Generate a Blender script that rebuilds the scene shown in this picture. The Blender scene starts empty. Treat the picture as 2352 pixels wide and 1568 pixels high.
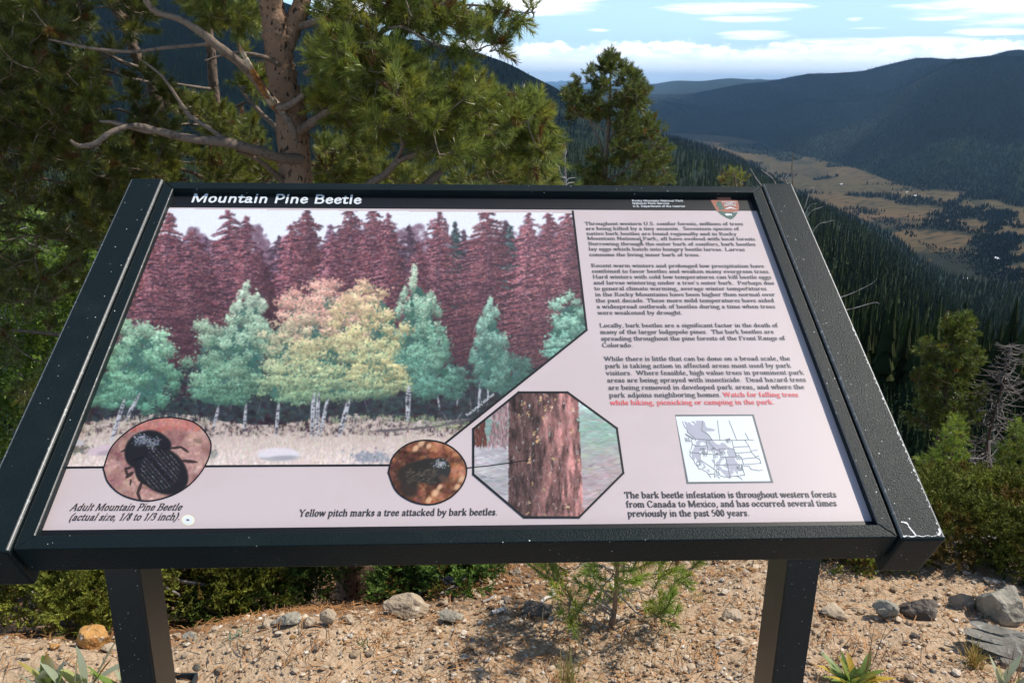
import bpy, math
import numpy as np
from mathutils import Vector, Matrix
rng = np.random.default_rng(11)
SC = bpy.context.scene
COL = SC.collection

# ------------------------------------------------------------------ camera
FPX = 1880.5                       # focal length, in pixels of a 2352 x 1568 frame
CAM = np.array([.00557, -1.03115, .30588])
_pi, _ya, _ro = .3036, .05118, .01345
FWD = np.array([math.sin(_ya)*math.cos(_pi), math.cos(_ya)*math.cos(_pi), -math.sin(_pi)])
_r = np.cross(FWD, [0, 0, 1]); _r /= np.linalg.norm(_r); _u = np.cross(_r, FWD)
RT = math.cos(_ro)*_r + math.sin(_ro)*_u
UP = -math.sin(_ro)*_r + math.cos(_ro)*_u
cam = bpy.data.cameras.new('camera'); cam_o = bpy.data.objects.new('camera', cam); COL.objects.link(cam_o)
m = Matrix.Identity(4)
for i in range(3):
    m[i][0] = RT[i]; m[i][1] = UP[i]; m[i][2] = -FWD[i]; m[i][3] = CAM[i]
cam_o.matrix_world = m
cam.sensor_width = 36; cam.lens = 36*FPX/2352; cam.clip_start = .02; cam.clip_end = 200000
SC.camera = cam_o

# ------------------------------------------------------------------ light
SUN = np.array([.600, .142, .789]); SUN /= np.linalg.norm(SUN)
SUN_EL = math.asin(SUN[2]); SUN_ROT = math.atan2(SUN[0], SUN[1])
sl = bpy.data.lights.new('sun', 'SUN'); sl.energy = 4.4; sl.angle = math.radians(.5); sl.color = (1, .935, .83)
so = bpy.data.objects.new('sun', sl); COL.objects.link(so)
so.rotation_euler = Vector(SUN).to_track_quat('Z', 'Y').to_euler(); so.location = (3, 1, 6)
SC.view_settings.view_transform = 'Standard'; SC.view_settings.look = 'None'
SC.view_settings.exposure = .30; SC.view_settings.gamma = 1; SC.view_settings.use_curve_mapping = False
SC.cycles.max_bounces = 6; SC.cycles.diffuse_bounces = 3; SC.cycles.glossy_bounces = 2
SC.cycles.transmission_bounces = 3; SC.cycles.volume_bounces = 1; SC.cycles.transparent_max_bounces = 4
SC.cycles.caustics_reflective = False; SC.cycles.caustics_refractive = False
SC.cycles.sample_clamp_indirect = 4; SC.cycles.use_denoising = True

def ray(x, y):
    x = np.asarray(x, float)[..., None]; y = np.asarray(y, float)[..., None]
    return FWD + RT*(x-1176)/FPX - UP*(y-784)/FPX
def at(x, y, Y):                   # the point where the sight line of a pixel meets the plane world-y = Y
    d = ray(x, y); return CAM + d*((np.asarray(Y, float)-CAM[1])[..., None]/d[..., 1:2])
def atr(x, y, r):                  # same, at horizontal distance r
    d = ray(x, y); return CAM + d*(np.asarray(r, float)[..., None]/np.hypot(d[..., 0:1], d[..., 1:2]))

# ------------------------------------------------------------------ sky (world)
W = bpy.data.worlds.new('World'); SC.world = W; W.use_nodes = True
nt = W.node_tree; nt.nodes.clear(); N = nt.nodes.new; L = nt.links.new
class Nd:                          # tiny helper for chains of Math nodes
    def __init__(s, tree): s.t = tree
    def m(s, op, a, b=None, c=None, clamp=False):
        n = s.t.nodes.new('ShaderNodeMath'); n.operation = op; n.use_clamp = clamp
        for i, v in enumerate((a, b, c)):
            if v is None: continue
            if isinstance(v, (int, float)): n.inputs[i].default_value = v
            else: s.t.links.new(v, n.inputs[i])
        return n.outputs[0]
    def sm(s, v, lo, hi, a=0., b=1.):
        n = s.t.nodes.new('ShaderNodeMapRange'); n.interpolation_type = 'SMOOTHSTEP'
        s.t.links.new(v, n.inputs[0])
        for i, x in enumerate((lo, hi, a, b)): n.inputs[i+1].default_value = x
        return n.outputs[0]
    def vec(s, x, y, z=0.):
        n = s.t.nodes.new('ShaderNodeCombineXYZ')
        for i, v in enumerate((x, y, z)):
            if isinstance(v, (int, float)): n.inputs[i].default_value = v
            else: s.t.links.new(v, n.inputs[i])
        return n.outputs[0]
    def noise(s, vec, scale, detail=4, rough=.55):
        n = s.t.nodes.new('ShaderNodeTexNoise'); n.inputs['Scale'].default_value = scale
        n.inputs['Detail'].default_value = detail; n.inputs['Roughness'].default_value = rough
        s.t.links.new(vec, n.inputs['Vector']); return n.outputs[0]
k = Nd(nt)
tc = N('ShaderNodeTexCoord'); sx = N('ShaderNodeSeparateXYZ'); L(tc.outputs['Generated'], sx.inputs[0])
AZ = k.m('ARCTAN2', sx.outputs[0], sx.outputs[1]); EL = k.m('ARCSINE', sx.outputs[2])
def azel(x, y):
    d = ray(x, y); return float(np.arctan2(d[0], d[1])), float(np.arcsin(d[2]/np.linalg.norm(d)))
nb = k.noise(k.vec(k.m('MULTIPLY', AZ, 10.), k.m('MULTIPLY', EL, 17.)), 2.3, 8, .62)
nt2 = k.noise(k.vec(k.m('MULTIPLY', AZ, 4.), 7.3), 1.5, 3, .5)
nw = k.noise(k.vec(k.m('MULTIPLY', AZ, 7.), k.m('MULTIPLY', EL, 90.), 3.), 1.4, 5, .6)
# the long bank of cumulus above the far ranges
top = k.m('ADD', k.m('MULTIPLY', nt2, .022), .037)
b0 = k.m('ADD', k.m('SUBTRACT', top, EL), k.m('MULTIPLY', k.m('SUBTRACT', nb, .5), .046))
bank = k.sm(b0, -.001, .004)
low = k.sm(k.m('ADD', k.m('SUBTRACT', k.m('SUBTRACT', top, EL), .012), k.m('MULTIPLY', k.m('SUBTRACT', nw, .5), .05)), -.004, .016)
bank = k.m('MULTIPLY', bank, k.m('SUBTRACT', 1., k.m('MULTIPLY', low, .45)))
# flat fair-weather streaks higher up
inner = k.noise(k.vec(k.m('MULTIPLY', AZ, 10.), k.m('MULTIPLY', EL, 30.), 5.), 3.4, 6, .6)
bank = k.m('MULTIPLY', bank, k.sm(inner, .38, .56, .42, 1.))
mask = bank
for (px, py, hw, hh, st) in [(1660, 19, 190, 15, 1.), (1710, 47, 115, 10, .95), (1735, 82, 105, 12, .9), (2170, 42, 90, 9, .85),
                             (2290, 74, 130, 11, 1.), (2330, 5, 330, 62, .8), (1240, 12, 180, 32, .95), (1372, 70, 30, 5, .7),
                             (1962, 45, 30, 6, .8), (2080, 96, 330, 13, .95), (2110, 12, 80, 4, .5), (2000, 66, 60, 4, .4), (900, 20, 260, 40, .8)]:
    a0, e0 = azel(px, py); a1, e1 = azel(px+hw, py); a2, e2 = azel(px, py-hh)
    ha = a1-a0; he = max(e2-e0, .0015)
    q = k.m('ADD', k.m('POWER', k.m('ABSOLUTE', k.m('MULTIPLY', k.m('SUBTRACT', AZ, a0), 1/ha)), 2.),
            k.m('POWER', k.m('ABSOLUTE', k.m('MULTIPLY', k.m('SUBTRACT', EL, e0), 1/he)), 2.))
    v = k.m('ADD', k.m('SUBTRACT', 1., q), k.m('MULTIPLY', k.m('SUBTRACT', nw, .5), 3.2))
    mask = k.m('MAXIMUM', mask, k.sm(v, .0, 1.3, 0., st))
sky = N('ShaderNodeTexSky'); sky.sky_type = 'NISHITA'; sky.sun_disc = False
sky.sun_elevation = SUN_EL; sky.sun_rotation = SUN_ROT; sky.altitude = 300
sky.air_density = 1.0; sky.dust_density = .25; sky.ozone_density = 3.0
bg = N('ShaderNodeBackground'); L(sky.outputs[0], bg.inputs[0]); bg.inputs[1].default_value = .105
cb = N('ShaderNodeBackground'); cb.inputs[0].default_value = (1, .985, .965, 1); cb.inputs[1].default_value = 1.75
mx = N('ShaderNodeMixShader'); L(mask, mx.inputs[0])
# pale, slightly hazy air low above the horizon
hz = N('ShaderNodeBackground'); hz.inputs[0].default_value = (.56, .84, 1, 1); hz.inputs[1].default_value = 1.35
m0 = N('ShaderNodeMixShader'); L(k.sm(EL, .0, .30, .72, 0.), m0.inputs[0]); L(bg.outputs[0], m0.inputs[1]); L(hz.outputs[0], m0.inputs[2]); 
hw = N('ShaderNodeBackground'); hw.inputs[0].default_value = (.90, .97, 1, 1); hw.inputs[1].default_value = 2.0
m1 = N('ShaderNodeMixShader'); L(k.sm(EL, .012, .050, .95, 0.), m1.inputs[0]); L(m0.outputs[0], m1.inputs[1]); L(hw.outputs[0], m1.inputs[2]); L(m1.outputs[0], mx.inputs[1]); L(cb.outputs[0], mx.inputs[2])
wo = N('ShaderNodeOutputWorld'); L(mx.outputs[0], wo.inputs[0])

# ------------------------------------------------------------------ helpers
ORIG = {}
def props(o, label=None, cat=None, group=None, kind=None):
    if label: o['label'] = label
    if cat: o['category'] = cat
    if group: o['group'] = group
    if kind: o['kind'] = kind
    return o
def thing(name, label, cat, loc, group=None):
    o = bpy.data.objects.new(name, None); COL.objects.link(o); o.location = [float(v) for v in loc]
    o.empty_display_size = .1; ORIG[o] = np.array(loc, float)
    return props(o, label, cat, group)
def mesh_data(name, V, faces, mat, col=None, smooth=False, midx=None):
    V = np.asarray(V, np.float32)
    if not isinstance(faces, (list, tuple)): faces = [faces]
    fa = [np.asarray(f, np.int32) for f in faces if len(f)]
    loops = np.concatenate([f.ravel() for f in fa]); sizes = np.concatenate([np.full(len(f), f.shape[1], np.int32) for f in fa])
    me = bpy.data.meshes.new(name)
    me.vertices.add(len(V)); me.vertices.foreach_set('co', V.ravel())
    me.loops.add(len(loops)); me.loops.foreach_set('vertex_index', loops)
    me.polygons.add(len(sizes)); st = np.zeros(len(sizes), np.int32); st[1:] = np.cumsum(sizes)[:-1]
    me.polygons.foreach_set('loop_start', st); me.polygons.foreach_set('loop_total', sizes)
    me.polygons.foreach_set('use_smooth', np.full(len(sizes), smooth, bool))
    if midx is not None: me.polygons.foreach_set('material_index', np.asarray(midx, np.int32))
    if col is not None:
        a = me.color_attributes.new('Col', 'FLOAT_COLOR', 'POINT')
        c = np.ones((len(V), 4), np.float32); c[:, :3] = col; a.data.foreach_set('color', c.ravel())
    for mm in (mat if isinstance(mat, (list, tuple)) else [mat]): me.materials.append(mm)
    me.update(calc_edges=True); me.validate(); return me
def mesh(name, V, faces, mat, parent=None, loc=None, **kw):
    V = np.asarray(V, float)
    o_ = ORIG[parent] if parent is not None else (np.array(loc, float) if loc is not None else np.zeros(3))
    me = mesh_data(name, V-o_, faces, mat, **kw)
    o = bpy.data.objects.new(name, me); COL.objects.link(o); ORIG[o] = o_
    if parent is not None: o.parent = parent
    elif loc is not None: o.location = [float(v) for v in loc]
    return o
def join(parts):                   # [(V, F)] of one face size -> V, F
    vs, fs, n = [], [], 0
    for V, F in parts:
        vs.append(V); fs.append(np.asarray(F)+n); n += len(V)
    return np.concatenate(vs), np.concatenate(fs)
def lerp(a, b, t): return a+(b-a)*t
def ss(x, a, b):
    t = np.clip((np.asarray(x, float)-a)/(b-a), 0, 1); return t*t*(3-2*t)
def _hash(ix, iy, s):
    h = (ix*374761393+iy*668265263+s*974711) & 0x7fffffff
    h = ((h ^ (h >> 13))*1274126177) & 0x7fffffff
    return ((h ^ (h >> 16)) & 0xffff)/65535.
def vnoise(x, y, s=0):
    x = np.asarray(x, float); y = np.asarray(y, float)
    ix = np.floor(x).astype(np.int64); iy = np.floor(y).astype(np.int64); fx = x-ix; fy = y-iy
    fx = fx*fx*(3-2*fx); fy = fy*fy*(3-2*fy)
    return lerp(lerp(_hash(ix, iy, s), _hash(ix+1, iy, s), fx), lerp(_hash(ix, iy+1, s), _hash(ix+1, iy+1, s), fx), fy)-.5
def fbm(x, y, o=4, s=0):
    r = 0; a = 1.
    for i in range(o): r = r+a*vnoise(x*2**i, y*2**i, s+i*17); a *= .5
    return r
def tube(pts, rad, n=8, closed=True):
    pts = np.asarray(pts, float); m_ = len(pts); rad = np.broadcast_to(np.asarray(rad, float), (m_,))
    t = np.gradient(pts, axis=0); t /= np.linalg.norm(t, axis=1, keepdims=True)+1e-12
    a = np.cross(t[0], [.3, .2, .93]); a /= np.linalg.norm(a)+1e-12
    A = np.zeros_like(pts)
    for i in range(m_):
        a = a-t[i]*(a@t[i]); a /= np.linalg.norm(a)+1e-12; A[i] = a
    B = np.cross(t, A); th = np.arange(n)*2*np.pi/n
    V = pts[:, None]+rad[:, None, None]*(A[:, None]*np.cos(th)[None, :, None]+B[:, None]*np.sin(th)[None, :, None])
    V = V.reshape(-1, 3); i = np.arange(m_-1)[:, None]*n; j = np.arange(n)[None]; j2 = (j+1) % n
    F = np.stack([i+j, i+j2, i+n+j2, i+n+j], -1).reshape(-1, 4)
    return V, F
def spline(P, k=6):                # Catmull-Rom through P (rows may carry radii too)
    P = np.asarray(P, float)
    if len(P) < 3: return np.array([lerp(P[0], P[-1], t) for t in np.linspace(0, 1, k+1)])
    Q = np.vstack([2*P[0]-P[1], P, 2*P[-1]-P[-2]]); out = []
    for i in range(1, len(Q)-2):
        for t in np.arange(k)/k:
            a, b, c, d = Q[i-1], Q[i], Q[i+1], Q[i+2]
            out.append(.5*((2*b)+(c-a)*t+(2*a-5*b+4*c-d)*t*t+(3*b-a-3*c+d)*t**3))
    out.append(P[-1]); return np.array(out)

def material(name, base=(.5, .5, .5), rough=.7, spec=.3, attr=False, n1=None, n2=None, bump=None, transl=None, specks=None, coord='Object', metal=0., fn=None, coat=0.):
    """base colour, optionally times vertex colour, varied by noise: n1/n2 = (scale, detail, lo, hi, colour)"""
    mt = bpy.data.materials.new(name); mt.use_nodes = True; t = mt.node_tree; t.nodes.clear()
    N = t.nodes.new; L = t.links.new; k = Nd(t)
    p = N('ShaderNodeBsdfPrincipled'); o = N('ShaderNodeOutputMaterial')
    p.inputs['Roughness'].default_value = rough; p.inputs['Specular IOR Level'].default_value = spec
    p.inputs['Metallic'].default_value = metal; p.inputs['Coat Weight'].default_value = coat
    tc = N('ShaderNodeTexCoord').outputs[coord]
    rgb = N('ShaderNodeRGB'); rgb.outputs[0].default_value = (*base, 1); c = rgb.outputs[0]
    def mix(c, f, col, mode='MIX'):
        q = N('ShaderNodeMix'); q.data_type = 'RGBA'; q.blend_type = mode
        if isinstance(f, (int, float)): q.inputs[0].default_value = f
        else: L(f, q.inputs[0])
        L(c, q.inputs[6])
        if isinstance(col, tuple): q.inputs[7].default_value = (*col, 1)
        else: L(col, q.inputs[7])
        return q.outputs[2]
    if attr:
        a = N('ShaderNodeVertexColor'); a.layer_name = 'Col'; c = mix(c, 1., a.outputs[0], 'MULTIPLY')
    for nn in (n1, n2):
        if nn: c = mix(c, k.sm(k.noise(tc, nn[0], nn[1]), nn[2], nn[3]), nn[4])
    if fn: c = fn(t, k, tc, c, mix)
    if specks:                     # small chips: (scale, radius, share, colour)
        v = N('ShaderNodeTexVoronoi'); v.inputs['Scale'].default_value = specks[0]; L(tc, v.inputs['Vector'])
        sc_ = N('ShaderNodeSeparateColor'); L(v.outputs['Color'], sc_.inputs[0])
        rr = k.m('MULTIPLY', sc_.outputs[1], specks[1])
        f = k.m('MULTIPLY', k.m('LESS_THAN', v.outputs['Distance'], rr), k.m('GREATER_THAN', sc_.outputs[0], 1-specks[2]))
        c = mix(c, f, specks[3])
    L(c, p.inputs['Base Color'])
    if bump:
        if not isinstance(bump, list): bump = [bump]
        prev = None
        for (s, st, d) in bump:
            b = N('ShaderNodeBump'); b.inputs['Strength'].default_value = st; b.inputs['Distance'].default_value = d
            L(k.noise(tc, s, 3), b.inputs['Height'])
            if prev: L(prev, b.inputs['Normal'])
            prev = b.outputs[0]
        L(prev, p.inputs['Normal'])
    out = p.outputs[0]
    if transl:
        tr = N('ShaderNodeBsdfTranslucent'); L(c, tr.inputs[0]); ms = N('ShaderNodeMixShader'); ms.inputs[0].default_value = transl
        L(out, ms.inputs[1]); L(tr.outputs[0], ms.inputs[2]); out = ms.outputs[0]
    L(out, o.inputs[0]); return mt
# ------------------------------------------------------------------ near ground
def sp(t, w): return .5*(t+np.sqrt(t*t+w*w))-.12*w
def gz(x, y):
    x = np.asarray(x, float); y = np.asarray(y, float)
    l = ss(-x, -.05, .45)                              # 1 on the left, 0 on the right
    yc = np.where(x < 0, .80+.10*np.minimum(x+.3, 0.)+.03*np.sin(9*x), .80) + .32*ss(x, .2, 1.1)
    S = lerp(.30+.20*ss(x, .4, 1.2), .72, l)
    z = -1.0-S*sp(y-yc, lerp(.5, .22, l))
    z = z-.22*sp(y-2.3, 1.)*(1-l)*(1-ss(x, .5, 1.3))
    z = z+.34*sp(y-2.7, .9)*l
    damp = 1/(1+.02*np.maximum(y, 0)**2)
    z = z+.045*fbm(x*1.7+3, y*1.7, 3, 5)+.014*fbm(x*9, y*9, 3, 9)*damp
    z = z+.035*np.exp(-((y-yc+.06)/.13)**2)*l*(1+fbm(x*5, y*3, 2, 4))
    return z
def gp(px, py):                                        # pixel -> point on the near ground
    d = ray(px, py); k0 = np.linspace(.3, 14, 4000)/np.hypot(d[0], d[1])
    P = CAM+d*k0[:, None]; hit = np.nonzero(P[:, 2] < gz(P[:, 0], P[:, 1]))[0]
    return P[hit[0]] if len(hit) else P[-1]
def axis_(a, b, c, n, pw):                             # samples of [a,b] crowded around c
    t = np.linspace(-1, 1, n); s = np.sign(t)*np.abs(t)**pw
    return np.where(s < 0, c+s*(c-a), c+s*(b-c))
gx = axis_(-22, 26, .1, 420, 2.4); gy = axis_(-4, 30, .75, 380, 2.4)
GX, GY = np.meshgrid(gx, gy); GZ = gz(GX, GY)
near = np.exp(-((GX-.2)/2.4)**2)*np.exp(-((GY-.6)/1.6)**2)
GZ = GZ+near*(.006*fbm(GX*38, GY*38, 3, 21)+.004*vnoise(GX*90, GY*90, 31))
def gridfaces(r, c):
    i = np.arange(r-1)[:, None]*c+np.arange(c-1)[None]
    return np.stack([i, i+1, i+c+1, i+c], -1).reshape(-1, 4)
def soil_fn(t, k, tc, c, mix):
    big = k.noise(tc, 2.3, 4); fine = k.noise(tc, 55, 4, .7)
    c = mix(c, k.sm(fine, .42, .62), (.52, .385, .262)); c = mix(c, k.sm(k.noise(tc, 120, 3), .56, .7), (.21, .15, .10))
    c = mix(c, k.sm(big, .55, .75, 0, .5), (.33, .2, .12))
    a = t.nodes.new('ShaderNodeVertexColor'); a.layer_name = 'Col'; s = t.nodes.new('ShaderNodeSeparateColor')
    t.links.new(a.outputs[0], s.inputs[0])
    litter = k.m('MULTIPLY', s.outputs[0], k.sm(k.noise(tc, 9, 5, .7), .25, .55))
    lc = mix(c, 1., (.15, .075, .04)); lc = mix(lc, k.sm(fine, .5, .7), (.27, .15, .08))
    return mix(c, litter, lc)
m_soil = material('gravel_soil', (.42, .30, .195), .95, .1, fn=soil_fn, bump=[(160, .5, .012), (45, .4, .03)])
# pine-needle litter lies beyond the crest and under the shrubs
lit = np.clip(ss(GY-(.80+.10*np.minimum(GX+.3, 0)), .0, .25)*ss(-GX, -.42, -.1)+ss(GY, 1.3, 1.9)*.8+ss(GY, 1.05, 1.35)*ss(GX, .95, 1.25)*.8, 0, 1)
colg = np.repeat(lit.reshape(-1, 1), 3, 1)
props(mesh('gravel_ground', np.stack([GX, GY, GZ], -1).reshape(-1, 3), gridfaces(len(gy), len(gx)), m_soil, col=colg, smooth=True), kind='structure')

def todpx(P): d = P-CAM; z = d@FWD; return 1176+FPX*(d@RT)/z, 784-FPX*(d@UP)/z
def valley_wood(u, v):
    near_ = ss(v, 395, 560); m_ = fbm(u/95, v/15, 5, 51)+.27*near_-.06
    m_ = np.maximum(m_, np.where(inpoly(u, v, [(1640, 333), (1700, 329), (1800, 339), (1868, 361), (1780, 359), (1700, 351)]), .5, -1)); return m_
def inpoly(x, y, poly):
    poly = np.array(poly, float); r = np.zeros(np.shape(x), bool); n = len(poly)
    for i in range(n):
        (xa, ya), (xb, yb) = poly[i], poly[(i+1) % n]
        r ^= ((ya > y) != (yb > y)) & (x < (xb-xa)*(y-ya)/(yb-ya+1e-12)+xa)
    return r
# ------------------------------------------------------------------ far terrain: knots (distance, picture row) per picture column
T = {  # x: K1 K2 K3 K4 K5 K6 K7 K8 K9
 -1400: [(120,930),(450,640),(900,380),(1800,0),(2600,-200),(2900,-190),(3500,-60),(5000,100),(8000,190)],
 -500: [(120,900),(450,600),(900,330),(1800,0),(2600,-200),(2900,-190),(3500,-60),(5000,100),(8000,190)],
 300: [(120,880),(450,560),(900,330),(1600,60),(2400,-180),(2900,-170),(3500,-50),(5000,100),(8000,190)],
 650: [(120,860),(450,540),(900,360),(1500,160),(2300,0),(2700,10),(3500,90),(5000,150),(8000,200)],
 900: [(120,840),(450,520),(900,370),(1500,210),(2200,90),(2600,97),(3500,150),(5000,180),(8000,205)],
 1080: [(115,830),(450,525),(900,375),(1500,225),(2200,115),(2600,127),(3500,170),(5000,190),(8000,208)],
 1172: [(115,830),(450,525),(900,385),(1500,245),(2150,149),(2600,160),(3500,185),(5000,195),(8000,209)],
 1258: [(110,825),(450,525),(900,395),(1500,272),(2100,197),(2600,205),(3500,208),(5000,210),(8000,212)],
 1300: [(110,820),(450,525),(900,375),(1500,288),(2100,224),(3500,228),(5000,220),(7000,214),(9000,214)],
 1400: [(105,810),(450,525),(900,365),(1600,305),(2100,272),(5800,300),(7300,240),(9500,207),(12000,212)],
 1481: [(105,800),(450,525),(1000,352),(1800,314),(3500,312),(6300,305),(7500,255),(9500,213),(12000,216)],
 1535: [(100,790),(450,525),(1250,340),(1900,318),(6000,312),(6400,306),(7500,255),(9500,211),(12000,216)],
 1610: [(100,780),(430,530),(1150,367),(1900,342),(5300,331),(6300,309),(7300,255),(9300,205),(12000,211)],
 1668: [(98,780),(420,540),(1100,390),(1850,362),(4500,350),(6200,313),(7200,250),(9200,195),(12000,204)],
 1722: [(96,780),(400,560),(1050,414),(1800,384),(4050,370),(6000,320),(7000,245),(9000,187),(12000,203)],
 1767: [(95,790),(380,590),(1000,434),(1750,404),(3600,398),(5600,334),(6800,240),(9000,178),(12000,203)],
 1862: [(92,840),(350,640),(900,482),(1600,464),(2900,455),(4300,361),(6300,240),(8500,160),(11500,200)],
 1987: [(90,880),(310,700),(800,547),(1400,522),(2450,497),(3650,389),(5700,232),(8000,144),(11500,200)],
 2094: [(88,930),(280,760),(700,622),(1200,592),(2050,545),(3050,428),(5000,185),(7500,128),(11000,190)],
 2165: [(86,940),(270,800),(650,682),(1100,652),(1750,600),(2900,436),(4800,152),(7300,134),(11000,190)],
 2243: [(84,950),(260,840),(600,742),(1000,702),(1550,640),(2800,442),(4700,153),(7200,130),(11000,185)],
 2300: [(82,960),(250,870),(580,772),(950,722),(1500,650),(2700,451),(4650,156),(7150,114),(10500,180)],
 2352: [(80,970),(240,900),(560,802),(900,742),(1480,655),(2480,476),(4600,159),(7100,116),(10500,180)],
 2900: [(80,990),(230,950),(500,900),(800,800),(1400,690),(2200,520),(4300,130),(6500,85),(10000,150)],
 3800: [(80,1000),(230,960),(500,910),(800,810),(1400,700),(2200,540),(4300,120),(6500,75),(10000,150)]}
xs = sorted(T); X = np.concatenate([np.linspace(-1400, -300, 40), np.arange(-290, 2700, 9.), np.linspace(2720, 3800, 40)])
KR = np.zeros((len(X), 13)); KY = np.zeros((len(X), 13))
KR[:, 0] = 14; KY[:, 0] = np.interp(X, [-1400, 1200, 2352, 3800], [1120, 1110, 1130, 1130])
for j in range(9):
    KR[:, j+1] = np.exp(np.interp(X, xs, [math.log(T[x][j][0]) for x in xs])); KY[:, j+1] = np.interp(X, xs, [T[x][j][1] for x in xs])
KR[:, 11] = 26000; KY[:, 11] = 209; KR[:, 12] = 62000; KY[:, 12] = 189
fr = ss(X, 1425, 1450)*(1-ss(X, 1790, 1815)); KR[:, 11] = np.exp(lerp(math.log(26000), math.log(15500), fr)); KY[:, 11] = lerp(209., np.interp(X, [1440, 1481, 1512, 1544, 1600, 1664, 1720, 1767, 1810], [212, 201, 190, 184, 187, 178, 183, 182, 196]), fr)
for a_ in (10, 9): KR[:, a_] = KR[:, a_-1]; KY[:, a_] = KY[:, a_-1]
dip = ss(X, 1940, 2090); KR[:, 8] = KR[:, 7]**.62*KR[:, 9]**.38; KY[:, 8] = lerp(KY[:, 7]*.62+KY[:, 9]*.38, KY[:, 7]+16, dip)
g_ = np.exp(-.5*(np.arange(-4, 5)/1.6)**2); g_ /= g_.sum()
for j in range(13):
    pad = np.pad(KY[:, j], 4, 'edge'); KY[:, j] = np.convolve(pad, g_, 'valid')
    pad = np.pad(np.log(KR[:, j]), 4, 'edge'); KR[:, j] = np.exp(np.convolve(pad, g_, 'valid'))
# heights at the knots, then smooth interpolation in log distance
KZ = np.zeros_like(KR)
for j in range(13): KZ[:, j] = atr(X, KY[:, j], KR[:, j])[:, 2]
_p = atr(X, KY[:, 0], KR[:, 0]); KZ[:, 0] = gz(_p[:, 0], _p[:, 1])-.35
def terr(ix, s):                                       # column index (float), knot parameter s in [0, 11] -> xyz
    ix = np.asarray(ix, float); s = np.asarray(s, float)
    i0 = np.clip(np.floor(ix).astype(int), 0, len(X)-2); f = ix-i0
    j = np.clip(np.floor(s).astype(int), 0, 11); t = s-j
    def g(A, a, b): return A[a, b]
    r = np.exp(lerp(lerp(np.log(KR[i0, j]), np.log(KR[i0+1, j]), f), lerp(np.log(KR[i0, j+1]), np.log(KR[i0+1, j+1]), f), t))
    # elevation: Hermite between knots in linear distance keeps crests where they are
    za = lerp(KZ[i0, j], KZ[i0+1, j], f); zb = lerp(KZ[i0, j+1], KZ[i0+1, j+1], f)
    ra = lerp(KR[i0, j], KR[i0+1, j], f); rb = lerp(KR[i0, j+1], KR[i0+1, j+1], f)
    u = (r-ra)/(rb-ra+1e-9); z = lerp(za, zb, u)
    xx = lerp(X[i0], X[i0+1], f); d = ray(xx, np.full_like(xx, 300.)); h = np.hypot(d[:, 0], d[:, 1])
    P = np.stack([CAM[0]+d[:, 0]/h*r, CAM[1]+d[:, 1]/h*r, z], -1)
    hill = ss(s, 6.0, 6.8)*(1-ss(s, 9.9, 10.2)*.5)*(s < 10.6); slope = ss(s, .6, 1.6)*(1-ss(s, 4.6, 5.))
    lef = 1-ss(xx, 1250, 1450)
    rough = np.clip(hill+slope*.8+ss(s, 4.2, 4.9)*(s < 6)*lef, 0, 1)
    amp = (.012+.010*ss(s, 6.2, 7))*r*rough*np.minimum(1, 4*np.minimum(np.abs(s-np.round(s))+.12, .5))
    P[:, 2] += amp*fbm(P[:, 0]/(90+.12*r)+.3*s, P[:, 1]/(90+.12*r), 4, 3)
    far = ss(s, 11.2, 12); P[:, 2] += far*320*fbm(xx*.022, xx*0+4., 4, 8)
    return P, xx, r
S_ = np.concatenate([np.linspace(0, 1, 8)[:-1], np.linspace(1, 5, 60)[:-1], np.linspace(5, 6, 30)[:-1], np.linspace(6, 10, 96)[:-1], np.linspace(10, 12, 24)])
IX, SS = np.meshgrid(np.arange(len(X)), S_); P, xx, rr = terr(IX.ravel(), SS.ravel()); s_ = SS.ravel()
mead = (ss(s_, 4.97, 5.03)*(1-ss(s_, 5.97, 6.02))*ss(xx, 1440, 1500))[:, None]
patch = fbm(P[:, 0]/260, P[:, 1]/420, 4, 12)[:, None]; wet = fbm(P[:, 0]/90, P[:, 1]/200, 4, 15)[:, None]
mc = lerp(np.array([.135, .086, .042]), np.array([.088, .068, .032]), np.clip(patch*1.6+.45, 0, 1)); mc = lerp(mc, np.array([.03, .033, .018]), np.clip(wet*2-.25, 0, .8))
pu, pv = todpx(P); mc = lerp(mc, np.array([.012, .017, .010]), (.9*ss(valley_wood(pu, pv), .14, .26))[:, None])
fc = np.array([.014, .022, .010])*(1+.5*fbm(P[:, 0]/160, P[:, 1]/160, 3, 6)[:, None])
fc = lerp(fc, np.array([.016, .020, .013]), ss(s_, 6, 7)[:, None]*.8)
fc = lerp(fc, np.array([.13, .10, .06]), (ss(s_, 8.75, 9.05)*ss(xx, 2290, 2345)*(fbm(P[:, 0]/300, P[:, 1]/300, 3, 44) > -.05))[:, None])
colt = lerp(fc, mc, mead)
m_terr = material('mountain_terrain', (1, 1, 1), .95, .05, attr=True, n1=(.03, 5, .45, .75, (.012, .018, .010)))
props(mesh('mountain_terrain', P, gridfaces(len(S_), len(X)), m_terr, col=colt, smooth=True), kind='structure')

# unseen dark paving added on the visitor's side to darken what the frame reflects
VX, VY = np.meshgrid(np.linspace(-6, 7, 60), np.linspace(-5, -.22, 30)); VY = VY+.03*np.sin(VX*3)
props(mesh('added_dark_paving', np.stack([VX, VY, gz(VX, VY)+.03], -1).reshape(-1, 3), gridfaces(30, 60), material('added_asphalt', (.045, .044, .042), .9, .15, n1=(60, 3, .45, .7, (.075, .072, .068)), bump=(220, .5, .006)), smooth=True), kind='structure')

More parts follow.
